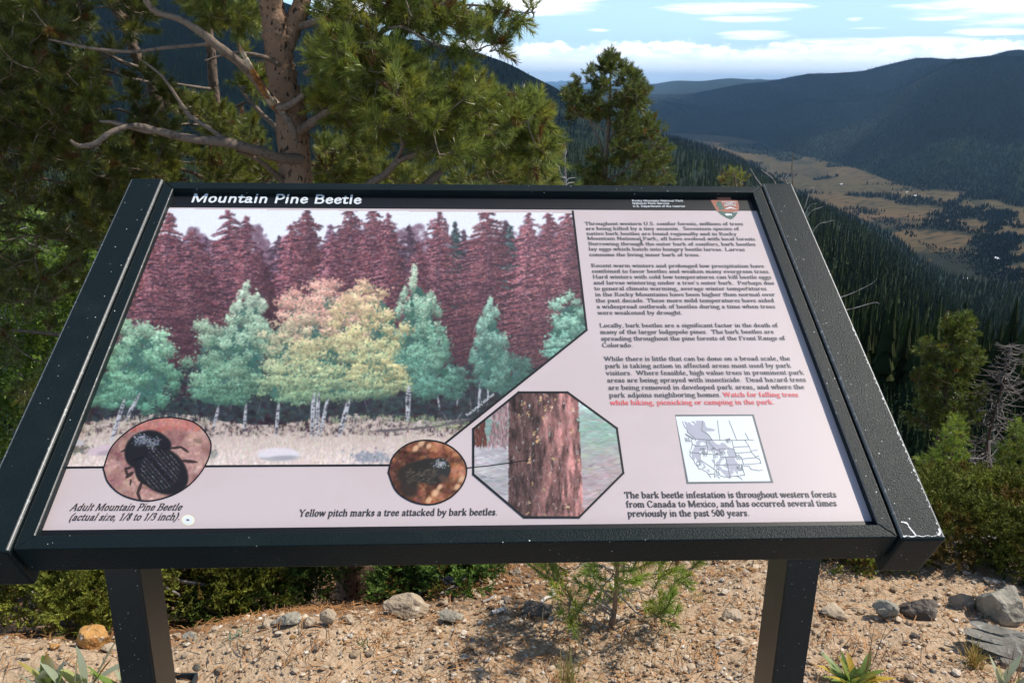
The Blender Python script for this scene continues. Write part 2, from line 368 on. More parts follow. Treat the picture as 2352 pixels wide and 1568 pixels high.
# ponds in the valley meadow
m_water = material('pond_water', (.75, .8, .85), .25, .6)
def pond(poly):
    A = np.array(poly, float); P0 = []
    for x_, y_ in A:
        d = ray(x_, y_); kk = (zf+1.5-CAM[2])/d[2]; P0.append(CAM+d*kk)
    V = np.array(P0); c = V.mean(0); V = np.vstack([c, V]); n = len(A)
    F = np.array([[0, i+1, (i+1) % n+1] for i in range(n)])
    props(mesh('pond', V, F, m_water), kind='structure')
zf = float(np.interp(2230, X, KZ[:, 5]))+6
for q in ([(2202,641),(2212,637),(2235,636),(2262,639),(2258,646),(2240,645),(2228,647),(2210,643)], [(2276,639),(2292,640),(2290,643),(2278,642)],
          [(2302,643),(2312,644),(2308,647)], [(2342,638),(2356,639),(2354,642),(2340,641)]): pond(q)
zf = float(np.interp(2285, X, KZ[:, 5])*.7+np.interp(2285, X, KZ[:, 6])*.3)+5
for q in ([(2281,588),(2290,590),(2302,594),(2290,595),(2282,592)], [(2098,449),(2106,447),(2104,451)], [(2080,441),(2086,439),(2084,443)], [(1928,423),(1936,421),(1934,424)]): pond(q)

# ------------------------------------------------------------------ forest on the slopes (one mass)
def cone_tree(sides, tiers, rs):
    V = []; F = []
    for ti in range(tiers):
        z0 = .06+.86*ti/tiers; z1 = min(1., z0+.94/tiers*1.55); w = .125*(1-ti/(tiers+.35))
        b = len(V); V.append([0, 0, z1])
        for a in range(sides):
            r_ = w*(.65+.6*rs.random()); V.append([r_*math.cos(2*np.pi*a/sides+ti), r_*math.sin(2*np.pi*a/sides+ti), z0+.05*rs.random()])
        for a in range(sides): F.append([b, b+1+a, b+1+(a+1) % sides])
    return np.array(V), np.array(F)
def plant(templates, Pb, H, Wd, tint):
    vs, fs, cs, n = [], [], [], 0
    pick = rng.integers(0, len(templates), len(Pb)); rot = rng.random(len(Pb))*6.283
    for ti, (V, F) in enumerate(templates):
        ii = np.nonzero(pick == ti)[0]
        if not len(ii): continue
        c, s = np.cos(rot[ii])[:, None], np.sin(rot[ii])[:, None]
        x = (V[:, 0]*c-V[:, 1]*s)*Wd[ii, None]; y = (V[:, 0]*s+V[:, 1]*c)*Wd[ii, None]; z = V[:, 2]*H[ii, None]
        vs.append((np.stack([x, y, z], -1)+Pb[ii, None]).reshape(-1, 3))
        fs.append((F[None]+(n+np.arange(len(ii))*len(V))[:, None, None]).reshape(-1, 3)); n += len(ii)*len(V)
        cs.append(np.repeat(tint[ii], len(V), 0))
    return np.concatenate(vs), np.concatenate(fs), np.concatenate(cs)
tmp = [cone_tree(7, 6, rng) for _ in range(6)]; tmp_hi = [cone_tree(9, 9, rng) for _ in range(5)]; tmp2 = [cone_tree(4, 2, rng) for _ in range(4)]
col0 = np.searchsorted(X, -150); col1 = np.searchsorted(X, 2620)
n = 24000; ix = rng.uniform(col0, col1, n); s1 = .85+4.1*rng.random(n)**.9
Pt, xt, rt = terr(ix, s1); keep = (fbm(Pt[:, 0]/70, Pt[:, 1]/70, 3, 77) > -.42); Pt, xt, rt = Pt[keep], xt[keep], rt[keep]
H = rng.uniform(8, 16, len(Pt))*(.6+.4*ss(rt, 100, 500)); tint = rng.uniform(.5, 1.3, len(Pt))[:, None]*np.array([.026, .033, .010])*(1.5-1.05*ss(rt, 1000, 1900))[:, None]  # nearer slope tinted brighter as sunlit, farther slope darker as if in cloud shade
ye = rng.random(len(Pt)) < .05; tint[ye] = np.array([.07, .085, .02]); Pt[:, 2] -= .5
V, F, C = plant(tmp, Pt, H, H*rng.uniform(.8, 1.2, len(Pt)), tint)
n = 3200; ix = rng.uniform(np.searchsorted(X, -250), col1, n); s1 = .05+.98*rng.random(n)**.8; Pt, xt, rt = terr(ix, s1); H = rng.uniform(1., 4.2, n)*(.3+.7*ss(rt, 22, 90)); Pt[:, 2] -= .2
V2, F2, C2_ = plant(tmp_hi, Pt, H, H*rng.uniform(1.2, 2., n), rng.uniform(.6, 1.3, n)[:, None]*np.array([.022, .034, .012])); F = np.concatenate([F, F2+len(V)]); V = np.concatenate([V, V2]); C = np.concatenate([C, C2_])
m_for = material('conifer_forest', (1, 1, 1), .9, .1, attr=True)
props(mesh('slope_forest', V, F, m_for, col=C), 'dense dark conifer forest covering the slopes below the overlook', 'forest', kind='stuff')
n = 64000; ix = rng.uniform(np.searchsorted(X, 1440), col1, n); s1 = 6.0+3.4*rng.random(n)**1.2
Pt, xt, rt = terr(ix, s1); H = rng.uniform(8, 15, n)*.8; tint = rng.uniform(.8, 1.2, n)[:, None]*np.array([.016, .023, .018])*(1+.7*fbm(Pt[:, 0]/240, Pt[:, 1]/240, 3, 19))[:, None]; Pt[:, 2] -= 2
V, F, C = plant(tmp2, Pt, H*1.2, H*2.2, tint)
props(mesh('hillside_forest', V, F, m_for, col=C), 'hazy blue conifer forest on the long ridge across the valley', 'forest', kind='stuff')
# tree clumps standing in the meadow
cl = [(1850,445,60,4,30),(2090,440,40,4,20),(1880,372,12,2,6),(2050,425,60,3,24),(2160,505,60,6,60)]
PB = []
for (a, b, sx_, sy_, q) in cl:
    u = a+rng.normal(0, sx_*.5, q); v = b+rng.normal(0, sy_*.6, q)
    z5 = np.interp(u, X, KZ[:, 5]); z6 = np.interp(u, X, KZ[:, 6]); y5 = np.interp(u, X, KY[:, 5]); y6 = np.interp(u, X, KY[:, 6])
    zz = lerp(z5, z6, np.clip((y5-v)/(y5-y6+1e-6), 0, 1)); d = ray(u, v); kk = (zz-CAM[2])/d[:, 2]; ok = (d[:, 2] < -.02) & (v > y6+1)
    PB.append((CAM+d*kk[:, None])[ok])
u = rng.uniform(1520, 2420, 60000); v = rng.uniform(308, 665, 60000); y5 = np.interp(u, X, KY[:, 5]); y6 = np.interp(u, X, KY[:, 6]); z5 = np.interp(u, X, KZ[:, 5]); z6 = np.interp(u, X, KZ[:, 6])
ok = (v > y6+1) & (v < y5+6) & (valley_wood(u, v)+rng.normal(0, .018, len(u))+.25*np.exp(-((v-y5)/12)**2) > .20)
zz = lerp(z5, z6, np.clip((y5-v)/(y5-y6+1e-6), 0, 1)); d = ray(u, v); kk = (zz-CAM[2])/d[:, 2]; PB.append((CAM+d*kk[:, None])[ok]); PB = np.concatenate(PB); H = rng.uniform(7, 16, len(PB)); tint = rng.uniform(.6, 1.2, len(PB))[:, None]*np.array([.013, .020, .010]); PB[:, 2] -= 2
V, F, C = plant(tmp2, PB, H, H*1.9, tint)
props(mesh('meadow_trees', V, F, m_for, col=C), 'dark tree clumps scattered over the brown valley meadow', 'trees', kind='stuff')

# ------------------------------------------------------------------ unseen clouds added to throw shade on the far ridges and left slope
m_shade_cloud = material('shade_cloud_white', (.9, .9, .92), 1., 0.)
def shade_cloud(label, tx, ty, tz, sx_, sy_, sz_, up):
    kk = up/SUN[2]; c = np.array([tx, ty, tz])+SUN*kk; i = np.linspace(0, 2*np.pi, 49)[:-1]; j = np.linspace(-np.pi/2, np.pi/2, 25); I, J = np.meshgrid(i, j)
    w_ = 1+.35*fbm(I*2.2/np.pi*3, J*3, 4, int(up) % 97)*np.cos(J); V = np.stack([np.cos(I)*np.cos(J)*w_*sx_, np.sin(I)*np.cos(J)*w_*sy_, np.where(J < 0, .35, 1.)*np.sin(J)*sz_*w_], -1).reshape(-1, 3)+c
    r_ = np.arange(24)[:, None]*48; q = np.arange(48)[None]; q2 = (q+1) % 48; F = np.stack([r_+q, r_+q2, r_+48+q2, r_+48+q], -1).reshape(-1, 4); props(mesh('shade_cloud', V, F, m_shade_cloud, smooth=True), kind='structure')
shade_cloud('', 4000, 6500, 0, 2300, 3000, 420, 3400)
shade_cloud('', 2850, 3350, -100, 1050, 950, 240, 3200)
shade_cloud('', 100, 2650, 150, 1050, 900, 240, 3000)
shade_cloud('', -900, 1500, 200, 1200, 800, 220, 2900)
# ------------------------------------------------------------------ air
def haze_box():
    x0, x1, y0, y1, z0, z1 = -70000, 70000, -6000, 70000, -1500, 1500
    z0 = float(P[:, 2].min())-1.; z1 = float(P[:, 2].max())+20
    V = np.array([[x, y, z] for x in (x0, x1) for y in (y0, y1) for z in (z0, z1)])
    F = np.array([[0, 1, 3, 2], [4, 6, 7, 5], [0, 4, 5, 1], [2, 3, 7, 6], [0, 2, 6, 4], [1, 5, 7, 3]])
    mt = bpy.data.materials.new('haze_air'); mt.use_nodes = True; t = mt.node_tree; t.nodes.clear()
    o = t.nodes.new('ShaderNodeOutputMaterial'); v = t.nodes.new('ShaderNodeVolumePrincipled')
    v.inputs['Color'].default_value = (.38, .66, 1, 1); v.inputs['Density'].default_value = HAZE; v.inputs['Anisotropy'].default_value = .0
    t.links.new(v.outputs[0], o.inputs['Volume'])
    props(mesh('haze', V, F, mt), kind='stuff')
HAZE = 3.3e-5
haze_box()
# ------------------------------------------------------------------ the sign
TILT = .52712; HW, HH = .45, .58975/2; RB, RT_, GAP, BW = .01642, .0158, .0023, .0486
BD, RD, PH, RISE = .0737, .0474, .00994, .00345
AV = np.array([0, math.cos(TILT), math.sin(TILT)]); AN = np.array([0, -math.sin(TILT), math.cos(TILT)])
def pan(u, v, n):                                      # panel coordinates -> world
    u, v, n = np.broadcast_arrays(np.asarray(u, float), np.asarray(v, float), np.asarray(n, float))
    return u[..., None]*np.array([1., 0, 0])+v[..., None]*AV+n[..., None]*AN
def pp(x, y, lift=0.):                                 # picture position -> point on the printed face, lifted a hair
    n = -PH; d = ray(x, y); kk = ((AN*n-CAM)@AN)/(d@AN); return CAM+d*kk[..., None]+AN*lift
def powder(name, base, rough=.36, spec=.09):
    def chips(t, k, tc, c, mix):
        c = mix(c, k.sm(k.noise(tc, 7, 5, .7), .5, .8, 0, .5), (base[0]*1.6+.01, base[1]*1.5+.01, base[2]*1.4+.008))
        return mix(c, k.m('MULTIPLY', k.sm(k.noise(tc, 260, 2), .74, .77), k.sm(k.noise(tc, 14, 3), .5, .62)), (.62, .62, .6))
    return material(name, base, rough, spec, fn=chips, specks=(210, .16, .10, (.70, .70, .68)), bump=[(620, .38, .0016), (330, .15, .002)])
m_frame = powder('black_powder_coat', (.0095, .016, .0175)); m_post = powder('post_powder_coat', (.026, .026, .023), .30, .62)
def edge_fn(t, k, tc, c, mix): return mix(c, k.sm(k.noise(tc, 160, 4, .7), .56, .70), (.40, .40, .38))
m_edge = material('highlit_chipped_edge', (.12, .118, .11), .36, .6, fn=edge_fn)  # lighter long edges: sun highlight put into the colour, with some chips
m_chip = material('chipped_metal', (.68, .68, .68), .5, .4, bump=(300, .3, .002))
sign = thing('interpretive_sign', 'black framed information panel about the pine beetle, tilted on two square posts', 'sign', (0, 0, -1.))
def prism(name, poly, n0, n1, mat, parent, bev, seg=2, highlit=False):  # polygon (u,v) extruded between two heights, edges rounded
    import bmesh
    bm = bmesh.new(); o_ = ORIG[parent]
    lo = [bm.verts.new(pan(u, v, n0)-o_) for u, v in poly]; hi = [bm.verts.new(pan(u, v, n1)-o_) for u, v in poly]
    q = len(poly); bm.faces.new(lo[::-1]); bm.faces.new(hi)
    for i in range(q): bm.faces.new([lo[i], lo[(i+1) % q], hi[(i+1) % q], hi[i]])
    bmesh.ops.recalc_face_normals(bm, faces=bm.faces)
    if bev: bmesh.ops.bevel(bm, geom=list(bm.edges), offset=bev, segments=seg, affect='EDGES', profile=.6)
    me = bpy.data.meshes.new(name); bm.to_mesh(me); bm.free(); me.materials.append(mat)
    if highlit:
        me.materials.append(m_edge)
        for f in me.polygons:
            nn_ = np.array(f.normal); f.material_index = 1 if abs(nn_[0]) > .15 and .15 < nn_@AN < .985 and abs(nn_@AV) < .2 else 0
    for f in me.polygons: f.use_smooth = False
    o = bpy.data.objects.new(name, me); COL.objects.link(o); o.parent = parent; ORIG[o] = o_; return o
w, h, a, b = HW, HH, HW+RB, HH+RT_
e = .00012
prism('frame_rail', [(-w+e, h), (w-e, h), (a-e, b), (-a+e, b)], -RD, 0, m_frame, sign, .0012)
prism('frame_rail', [(-a+e, -b), (a-e, -b), (w-e, -h), (-w+e, -h)], -RD, .0, m_frame, sign, .0012)
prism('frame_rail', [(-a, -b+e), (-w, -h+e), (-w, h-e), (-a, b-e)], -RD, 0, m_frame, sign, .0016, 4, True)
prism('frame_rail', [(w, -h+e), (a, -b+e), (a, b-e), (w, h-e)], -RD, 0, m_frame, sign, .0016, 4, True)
x0, x1 = a+GAP, a+GAP+BW
for s in (-1, 1):
    q = [(s*x0, -b-.005), (s*x1, -b-.005), (s*x1, b+.005), (s*x0, b+.005)]
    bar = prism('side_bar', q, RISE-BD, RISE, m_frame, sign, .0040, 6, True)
    if s > 0:                                          # paint worn off the lower right corner and along the outer edge
        pc = []
        def blob(c, r, n=9, sq=1.):
            th = np.arange(n)*2*np.pi/n; rr_ = r*rng.uniform(.55, 1.2, n)
            V = np.stack([c[0]+rr_*np.cos(th), c[1]+rr_*sq*np.sin(th)], -1)
            return np.vstack([pan(c[0], c[1], RISE+.00025), pan(V[:, 0], V[:, 1], RISE+.00025)]), np.array([[0, i+1, (i+1) % n+1] for i in range(n)])
        for t in np.linspace(0, 1, 34): pc.append(blob((lerp(x0+.003, x1-.004, t), -b-.0010+.0006*math.sin(t*23)), .0013*(1.2-.9*t)*rng.uniform(.5, 1.2), sq=.6))
        hk = spline(np.array([(x0+.0155, -b+.0005), (x0+.0148, -b+.004), (x0+.0125, -b+.010), (x0+.0118, -b+.0145), (x0+.0085, -b+.016), (x0+.0062, -b+.0162)]), 5)
        for q_ in hk: pc.append(blob(q_, rng.uniform(.0006, .0012)))
        for q_ in spline(np.array([(x1-.0075, -b+.0002), (x1-.0050, -b+.002), (x1-.0040, -b+.007)]), 6): pc.append(blob(q_, rng.uniform(.0006, .0014)))
        pc.append(blob((x0+.0165, -b+.020), .0009))
        for vv in list(rng.uniform(-b+.01, .0, 30)): pc.append(blob((x1-.0039, vv), rng.uniform(.0003, .0009), sq=3.))
        for _ in range(16): pc.append(blob((rng.uniform(x0+.004, x1-.006), rng.uniform(-b, b)), rng.uniform(.0003, .0007)))
        pc = [(V_+AN*(i_ % 40)*4e-6, F_) for i_, (V_, F_) in enumerate(pc)]
        V, F = join(pc); mesh('worn_paint', V, F, m_chip, bar)
def boxmesh(lo, hi):
    V = np.array([[x, y, z] for x in (lo[0], hi[0]) for y in (lo[1], hi[1]) for z in (lo[2], hi[2])])
    return V, np.array([[0, 1, 3, 2], [4, 6, 7, 5], [0, 4, 5, 1], [2, 3, 7, 6], [0, 2, 6, 4], [1, 5, 7, 3]])
def postmesh(px, py, wx, wy, zt_f, zt_b, zb):
    import bmesh
    bm = bmesh.new(); vs = []
    for zz in (0, 1):
        for (X_, Y_) in ((px, py), (px+wx, py), (px+wx, py+wy), (px, py+wy)):
            vs.append(bm.verts.new((X_, Y_, zb if zz == 0 else (zt_f if Y_ == py else zt_b))))
    bm.faces.new(vs[:4][::-1]); bm.faces.new(vs[4:])
    for i in range(4): bm.faces.new([vs[i], vs[(i+1) % 4], vs[4+(i+1) % 4], vs[4+i]])
    bmesh.ops.recalc_face_normals(bm, faces=bm.faces)
    bmesh.ops.bevel(bm, geom=list(bm.edges), offset=.0028, segments=3, affect='EDGES'); return bm
for px in (-.5214, .4751):
    zf_ = lambda y: (y*math.tan(TILT)+(RISE-BD)/math.cos(TILT))-.0015
    bm = postmesh(px, .0137, .0508, .0742, zf_(.0137), zf_(.0137+.0742), -1.2); o_ = ORIG[sign]
    for v_ in bm.verts: v_.co -= Vector(o_)
    me = bpy.data.meshes.new('post'); bm.to_mesh(me); bm.free(); me.materials.append(m_post)
    o = bpy.data.objects.new('post', me); COL.objects.link(o); o.parent = sign; ORIG[o] = o_

# ---- the printed panel
def fade_fn(t, k, tc, c, mix):                         # water stains and sun fading of the print
    return mix(c, k.sm(k.noise(tc, 6, 5, .65), .48, .62, 0, .35), (.48, .40, .38))
def printm(name, col, attr=False, fn=None): return material(name, col, .42, .32, attr=attr, fn=fn, bump=(1500, .12, .0006))
m_pink = printm('printed_pink', (.535, .445, .445), fn=fade_fn); m_blk = printm('printed_black', (.0085, .0095, .011)); m_pic = printm('printed_picture', (.88, .87, .86), True)
m_ink = printm('printed_text_ink', (.095, .095, .10)); m_ink2 = printm('printed_caption_ink', (.04, .038, .042)); m_red = printm('printed_red_ink', (.72, .13, .14)); m_wht = printm('printed_white', (.66, .69, .71)); m_gry = printm('printed_grey', (.38, .38, .44)); m_line = printm('printed_line_grey', (.13, .14, .15))
pl = prism('panel', [(-w-.008, -h-.008), (w+.008, -h-.008), (w+.008, h+.008), (-w-.008, h+.008)], -PH-.004, -PH, m_pink, sign, 0)
def sheet(name, polys, lift, mat, parent=None, uv=False):  # flat printed shapes; every polygon a hair above the one before
    from mathutils.geometry import tessellate_polygon
    vs, fs, n = [], [], 0
    for i, p in enumerate(polys):
        p = np.array(p, float); l_ = lift+i % 12*8e-6
        V = pan(p[:, 0], p[:, 1], -PH+l_) if uv else pp(p[:, 0], p[:, 1], l_)
        tri = tessellate_polygon([[Vector((*q, 0)) for q in p]])
        vs.append(V); F = np.array(tri)+n; fs.append(F); n += len(V)
    V = np.concatenate(vs); F = np.concatenate(fs)
    nr = np.cross(V[F[:, 1]]-V[F[:, 0]], V[F[:, 2]]-V[F[:, 0]])@AN; F[nr < 0] = F[nr < 0][:, ::-1]
    return mesh(name, V, F, mat, parent or pl)
def strip(pts, wd, closed=False):                      # a drawn line of width wd (picture pixels) as quads
    P = np.array(pts, float); out = []; n = len(P)
    for i in range(n if closed else n-1):
        a_, b_ = P[i], P[(i+1) % n]; d = b_-a_; L_ = np.hypot(*d)+1e-9; d /= L_; q = np.array([-d[1], d[0]])*wd/2; ex = d*wd*.42
        out.append([a_-ex+q, b_+ex+q, b_+ex-q, a_-ex-q])
    return out
vb = .2610
sheet('title_band', [[(-w-.004, vb), (w+.004, vb), (w+.004, h+.004), (-w-.004, h+.004)]], 1e-4, m_blk, uv=True)
sheet('bottom_band', [[(-w-.004, -h-.004), (w+.004, -h-.004), (w+.004, -.2850), (-w-.004, -.2832)]], 1e-4, m_blk, uv=True)

# ---- painting with dabs on a fine mesh of coloured points
def lin(c): c = np.asarray(c, float)/255; return np.where(c < .04045, c/12.92, ((c+.055)/1.055)**2.4)
class Canvas:
    def __init__(s, x0, y0, x1, y1, st, base):
        s.x = np.arange(x0, x1+st, st); s.y = np.arange(y0, y1+st, st); s.st = st; s.x0 = x0; s.y0 = y0
        s.im = np.empty((len(s.y), len(s.x), 3)); s.im[:] = base
        s.XX, s.YY = np.meshgrid(s.x, s.y)
    def dab(s, cx, cy, rx, ry, c, ang=0., op=1., soft=.35):
        R_ = max(rx, ry)+s.st
        i0 = max(int((cy-R_-s.y0)/s.st), 0); i1 = min(int((cy+R_-s.y0)/s.st)+2, len(s.y)); j0 = max(int((cx-R_-s.x0)/s.st), 0); j1 = min(int((cx+R_-s.x0)/s.st)+2, len(s.x))
        if i1 <= i0 or j1 <= j0: return
        dx = s.XX[i0:i1, j0:j1]-cx; dy = s.YY[i0:i1, j0:j1]-cy
        if ang: ca, sa = math.cos(ang), math.sin(ang); dx, dy = dx*ca+dy*sa, dy*ca-dx*sa
        q = np.sqrt((dx/rx)**2+(dy/ry)**2); al = np.clip((1.-q)/soft+.5, 0, 1)*op
        s.im[i0:i1, j0:j1] += (np.asarray(c)-s.im[i0:i1, j0:j1])*al[..., None]
    def line(s, pts, wd, c, op=1.):
        P = np.array(pts, float)
        for a_, b_ in zip(P[:-1], P[1:]):
            d = b_-a_; L_ = np.hypot(*d); s.dab(*(a_+b_)/2, L_/2+wd*.5, wd/2+.3, c, math.atan2(d[1], d[0]), op, .3)
    def build(s, name, poly, lift, mat=None):
        poly = np.array(poly, float)
        def inside(x, y):
            r = np.zeros(x.shape, bool); n = len(poly)
            for i in range(n):
                (xa, ya), (xb, yb) = poly[i], poly[(i+1) % n]
                with np.errstate(divide='ignore', invalid='ignore'): r ^= ((ya > y) != (yb > y)) & (x < (xb-xa)*(y-ya)/(yb-ya+1e-12)+xa)
            return r
        c = inside(s.XX, s.YY); n, m_ = c.shape
        fm = (c[:-1, :-1] & c[1:, :-1] & c[:-1, 1:] & c[1:, 1:]); F = gridfaces(n, m_)[fm.ravel()]
        used = np.zeros(n*m_, bool); used[F.ravel()] = True; idx = np.cumsum(used)-1
        V = pp(s.XX.ravel()[used], s.YY.ravel()[used], lift)
        cl_ = lin(np.clip(s.im.reshape(-1, 3)[used], 0, 255))
        return mesh(name, V, idx[F][:, ::-1], mat or m_pic, pl, col=cl_, smooth=True)
R_ = np.random.default_rng(5); U = R_.uniform; NR = R_.normal
def jit(c, a): return np.clip(np.array(c)+NR(0, a)+NR(0, a*.4, 3), 0, 255)
C1 = Canvas(140, 478, 1356, 1076, 1.75, (236, 239, 250))
_m = (C1.YY > 575+34*vnoise(C1.XX*.03, C1.XX*0)*2); C1.im[_m] = (104, 74, 88)
for _ in range(3400):
    x = U(200, 1350); yt = 545+60*float(vnoise(np.array(x*.027), np.array(0.), 4)); y = yt+abs(NR(0, 1))*60; C1.dab(x, y, U(3, 9), U(2, 7), np.array((138, 108, 126))*U(.75, 1.1)*(1-.25*ss(y, 560, 720)), NR(0, .5), U(.4, .8), .6)
C1.im[C1.YY > 800] = (46, 52, 56); C1.im[C1.YY > 962+14*np.sin(C1.XX*.013)] = (206, 188, 178)
# distant crowns, then the red conifers back to front
def conifer(cx, top, base, hw, cols, n, gap=.0):
    lv = U(.78, 1.22); ht = base-top; y = top+1; C1.line([(cx, top-3), (cx+NR(0, 1), top+.35*ht)], 1.5, (96, 72, 84), .8); sp_ = U(.9, 1.15)
    while y < base:
        t = (y-top)/ht; wd = hw*(1.45*(.02+.98*t**.54))*(1+.25*math.sin(y*.17+cx)+.12*math.sin(y*.41+2*cx)); sh = lv*(1-.48*ss(y, 560, 900))
        for q in range(2+int(5*min(1, 3*t))):
            sd = 1 if U() > .5 else -1; L_ = wd*U(.2, 1.2)*(1 if U() > .12 else .4); dr = U(.10, .34); yy = y+U(-3, 3); st = U(0, .45)*L_ if t > .15 else 0; nb_ = int(3+L_/3.2)
            for f in np.linspace(0, 1, nb_):
                d_ = lerp(st, L_, f); x = cx+sd*d_; yb = yy+d_*dr-3*math.sin(f*2.6)
                C1.dab(x, yb+U(1.5, 3.2), U(2.5, 5), U(1.2, 2.), np.array((58, 42, 52))*U(.8, 1.15), sd*.25, .55, .5)
                if U() < .82: C1.dab(x+NR(0, 1.3), yb+NR(0, .9), U(1.6, 4.6), U(.8, 1.7), np.clip(np.array(cols[R_.integers(len(cols))])*sh*U(.78, 1.2)*(1.1-.30*ss(d_*sd/wd, -.5, .8)), 0, 255), NR(0, .5), U(.6, 1), .5)
        y += U(2.6, 5.0)*sp_
RED = [(136, 82, 92), (158, 102, 110), (112, 68, 80), (102, 62, 74), (156, 114, 126), (138, 74, 76), (176, 122, 122)]
for (cx, tp, hw) in [(330, 560, 60), (470, 545, 50), (640, 545, 50), (760, 520, 46), (940, 520, 46), (1065, 530, 36), (1160, 510, 45), (1330, 500, 40)]: conifer(cx, tp, 900, hw, [(126, 100, 120), (100, 78, 96), (138, 110, 128)], 520)
for _ in range(4500):
    x = U(150, 1350); y = U(640, 1000); d_ = np.array((74, 52, 62))*(1-.4*ss(y, 700, 930))
    C1.dab(x, y, U(4, 12), U(2, 5), jit(d_, 9), NR(0, .4), .7, .5)
for (cx, tp, hw) in [(1046, 512, 22), (1172, 522, 26), (905, 535, 20)]: conifer(cx, tp, 800, hw, [(70, 98, 96), (92, 118, 112), (54, 78, 80)], 420)
for (cx, tp, hw) in [(388, 492, 68), (526, 486, 74), (566, 500, 40), (442, 530, 60), (706, 478, 62), (668, 520, 45), (806, 478, 66), (858, 482, 60), (893, 494, 46), (1008, 486, 58), (1120, 480, 82), (1215, 492, 50), (1258, 490, 52), (1306, 484, 56), (1345, 480, 40), (350, 560, 60), (600, 575, 40), (760, 545, 46), (960, 560, 36)]:
    conifer(cx, tp, 860, hw, RED, 1900)
for _ in range(60):                                    # pale dead twigs among the red
    x = U(300, 1330); y = U(600, 800); C1.line([(x, y), (x+NR(0, 8), y+U(8, 26))], 1., (150, 128, 140), .5)
for _ in range(2600):                                  # the dark wood behind the trunks
    x = U(150, 1300); y = U(840, 966); C1.dab(x, y, U(3, 10), U(2, 5), jit((46, 58, 60) if U() > .35 else (38, 40, 46), 8), NR(0, .4), .8, .5)
for _ in range(150):
    x = U(170, 1250); y = U(850, 915); C1.line([(x, y), (x+NR(0, 6), y+U(20, 42))], U(1, 2.4), jit((88, 92, 96) if U() > .5 else (34, 34, 40), 10), .65)
# meadow
for _ in range(9000):
    x = U(140, 1180); y = 955+125*U()**.85; edge = 962+16*math.sin(x*.013)+10*(x > 780)*-1
    if y < edge: continue
    t = ss(y, 965, 1065); c = lerp(np.array((178, 162, 150)), np.array((232, 214, 206)), t)
    if y < edge+22 and x > 760: c = np.array((138, 146, 112))
    C1.dab(x, y, U(.8, 1.7), U(2.5, 6), jit(c, 13), NR(0, .15), .8, .5)
def grasspatch(x, y, rx, ry, c, n):
    for _ in range(n): C1.dab(x+NR(0, rx*.5), y+NR(0, ry*.5), U(1, 3), U(2, 4), jit(c, 14), NR(0, .6), .8, .5)
grasspatch(856, 1050, 46, 14, (150, 152, 162), 260); grasspatch(180, 1028, 26, 14, (112, 108, 104), 120); grasspatch(480, 1040, 18, 10, (140, 138, 132), 70)
C1.dab(640, 1044, 48, 15, (222, 218, 226), 0, 1, .3); C1.dab(636, 1038, 40, 9, (226, 216, 222), 0, 1, .5); C1.dab(650, 1052, 36, 6, (160, 158, 164), -.05, .9, .6); C1.dab(618, 1054, 24, 4, (176, 170, 172), .1, .8, .6)
C1.dab(232, 1034, 32, 11, (206, 184, 192), -.2, 1, .4); C1.dab(245, 1040, 22, 6, (170, 156, 164), -.1, .8, .5); C1.dab(178, 1016, 15, 8, (196, 190, 196), 0, 1, .4); C1.dab(690, 1062, 26, 4, (222, 200, 196), 0, .9, .5)
C1.line([(860, 990), (940, 985), (1010, 978), (1080, 962)], 5, (92, 86, 90)); C1.line([(900, 982), (1070, 962)], 1.8, (170, 164, 164), .9)
for x, y, a_ in [(985, 968, -18), (1000, 970, 12), (1030, 962, -12), (1048, 958, 14), (800, 990, 20)]: C1.line([(x, y+8), (x+a_, y-12)], 1.6, (140, 134, 134), .9)
# aspens: trunks, then crowns in clumps of leaves
def trunk(p, wd, dark=.35):
    P = np.array(p, float); C1.line(P, wd, (196, 196, 202))
    C1.line(P+[wd*.22, 0], wd*.5, (168, 170, 180), .7)
    for _ in range(int(10*wd*dark)):
        t = U(0, .95); q = P[0]+(P[-1]-P[0])*t; C1.dab(q[0]+NR(0, wd*.2), q[1], U(.8, wd*.4), U(.8, 2.2), (48, 48, 54), 0, .85, .4)
def crown(cx, cy, rx, ry, cols, n, shape=1., dark=(62, 98, 88), pas=1):
    if pas == 0:
        for _ in range(n//6):
            t = U(-1, 1); x = cx+rx*.70*math.sqrt(max(0, 1-t*t))*U(-1, 1)*(1 if shape == 1 else (.35+.65*(t+1)/2)); C1.dab(x, cy+ry*t*.74+ry*.14, U(4, 9), U(3, 6), jit(dark, 9), NR(0, .6), .85, .5)
        return
    cl_ = [(U(-1, 1), U(-1, 1)) for _ in range(52)]; cl_ = [q for q in cl_ if (abs(q[0])**2.2+abs(q[1])**2.2) < 1.]; amp_ = {q: U(.86, 1.12) for q in cl_}
    for _ in range(n):
        q = cl_[R_.integers(len(cl_))]; a_ = q[0]+NR(0, .095); b_ = q[1]+NR(0, .072); f = 1 if shape == 1 else (.34+.66*(b_+1)/2)
        x = cx+rx*a_*f; y = cy+ry*b_
        k_ = (b_-q[1])*4.2+.15*a_; c = np.array(cols[min(int(max(0, (b_+1)/2+NR(0, .2))*len(cols)), len(cols)-1)])*(1.07-.40*ss(k_, -.3, .5))*U(.84, 1.12)*amp_[q]
        if U() < .06: c = np.array(dark)*U(.8, 1.2)
        C1.dab(x, y, U(1.5, 3.4), U(1.1, 2.3), np.clip(c, 0, 255), NR(0, .8), U(.7, 1), .5)
GR = [(164, 198, 168), (134, 178, 150), (108, 156, 130), (88, 136, 114)]; PK = [(226, 176, 164), (214, 180, 150), (204, 190, 148), (168, 182, 140), (128, 160, 126), (104, 138, 110)]
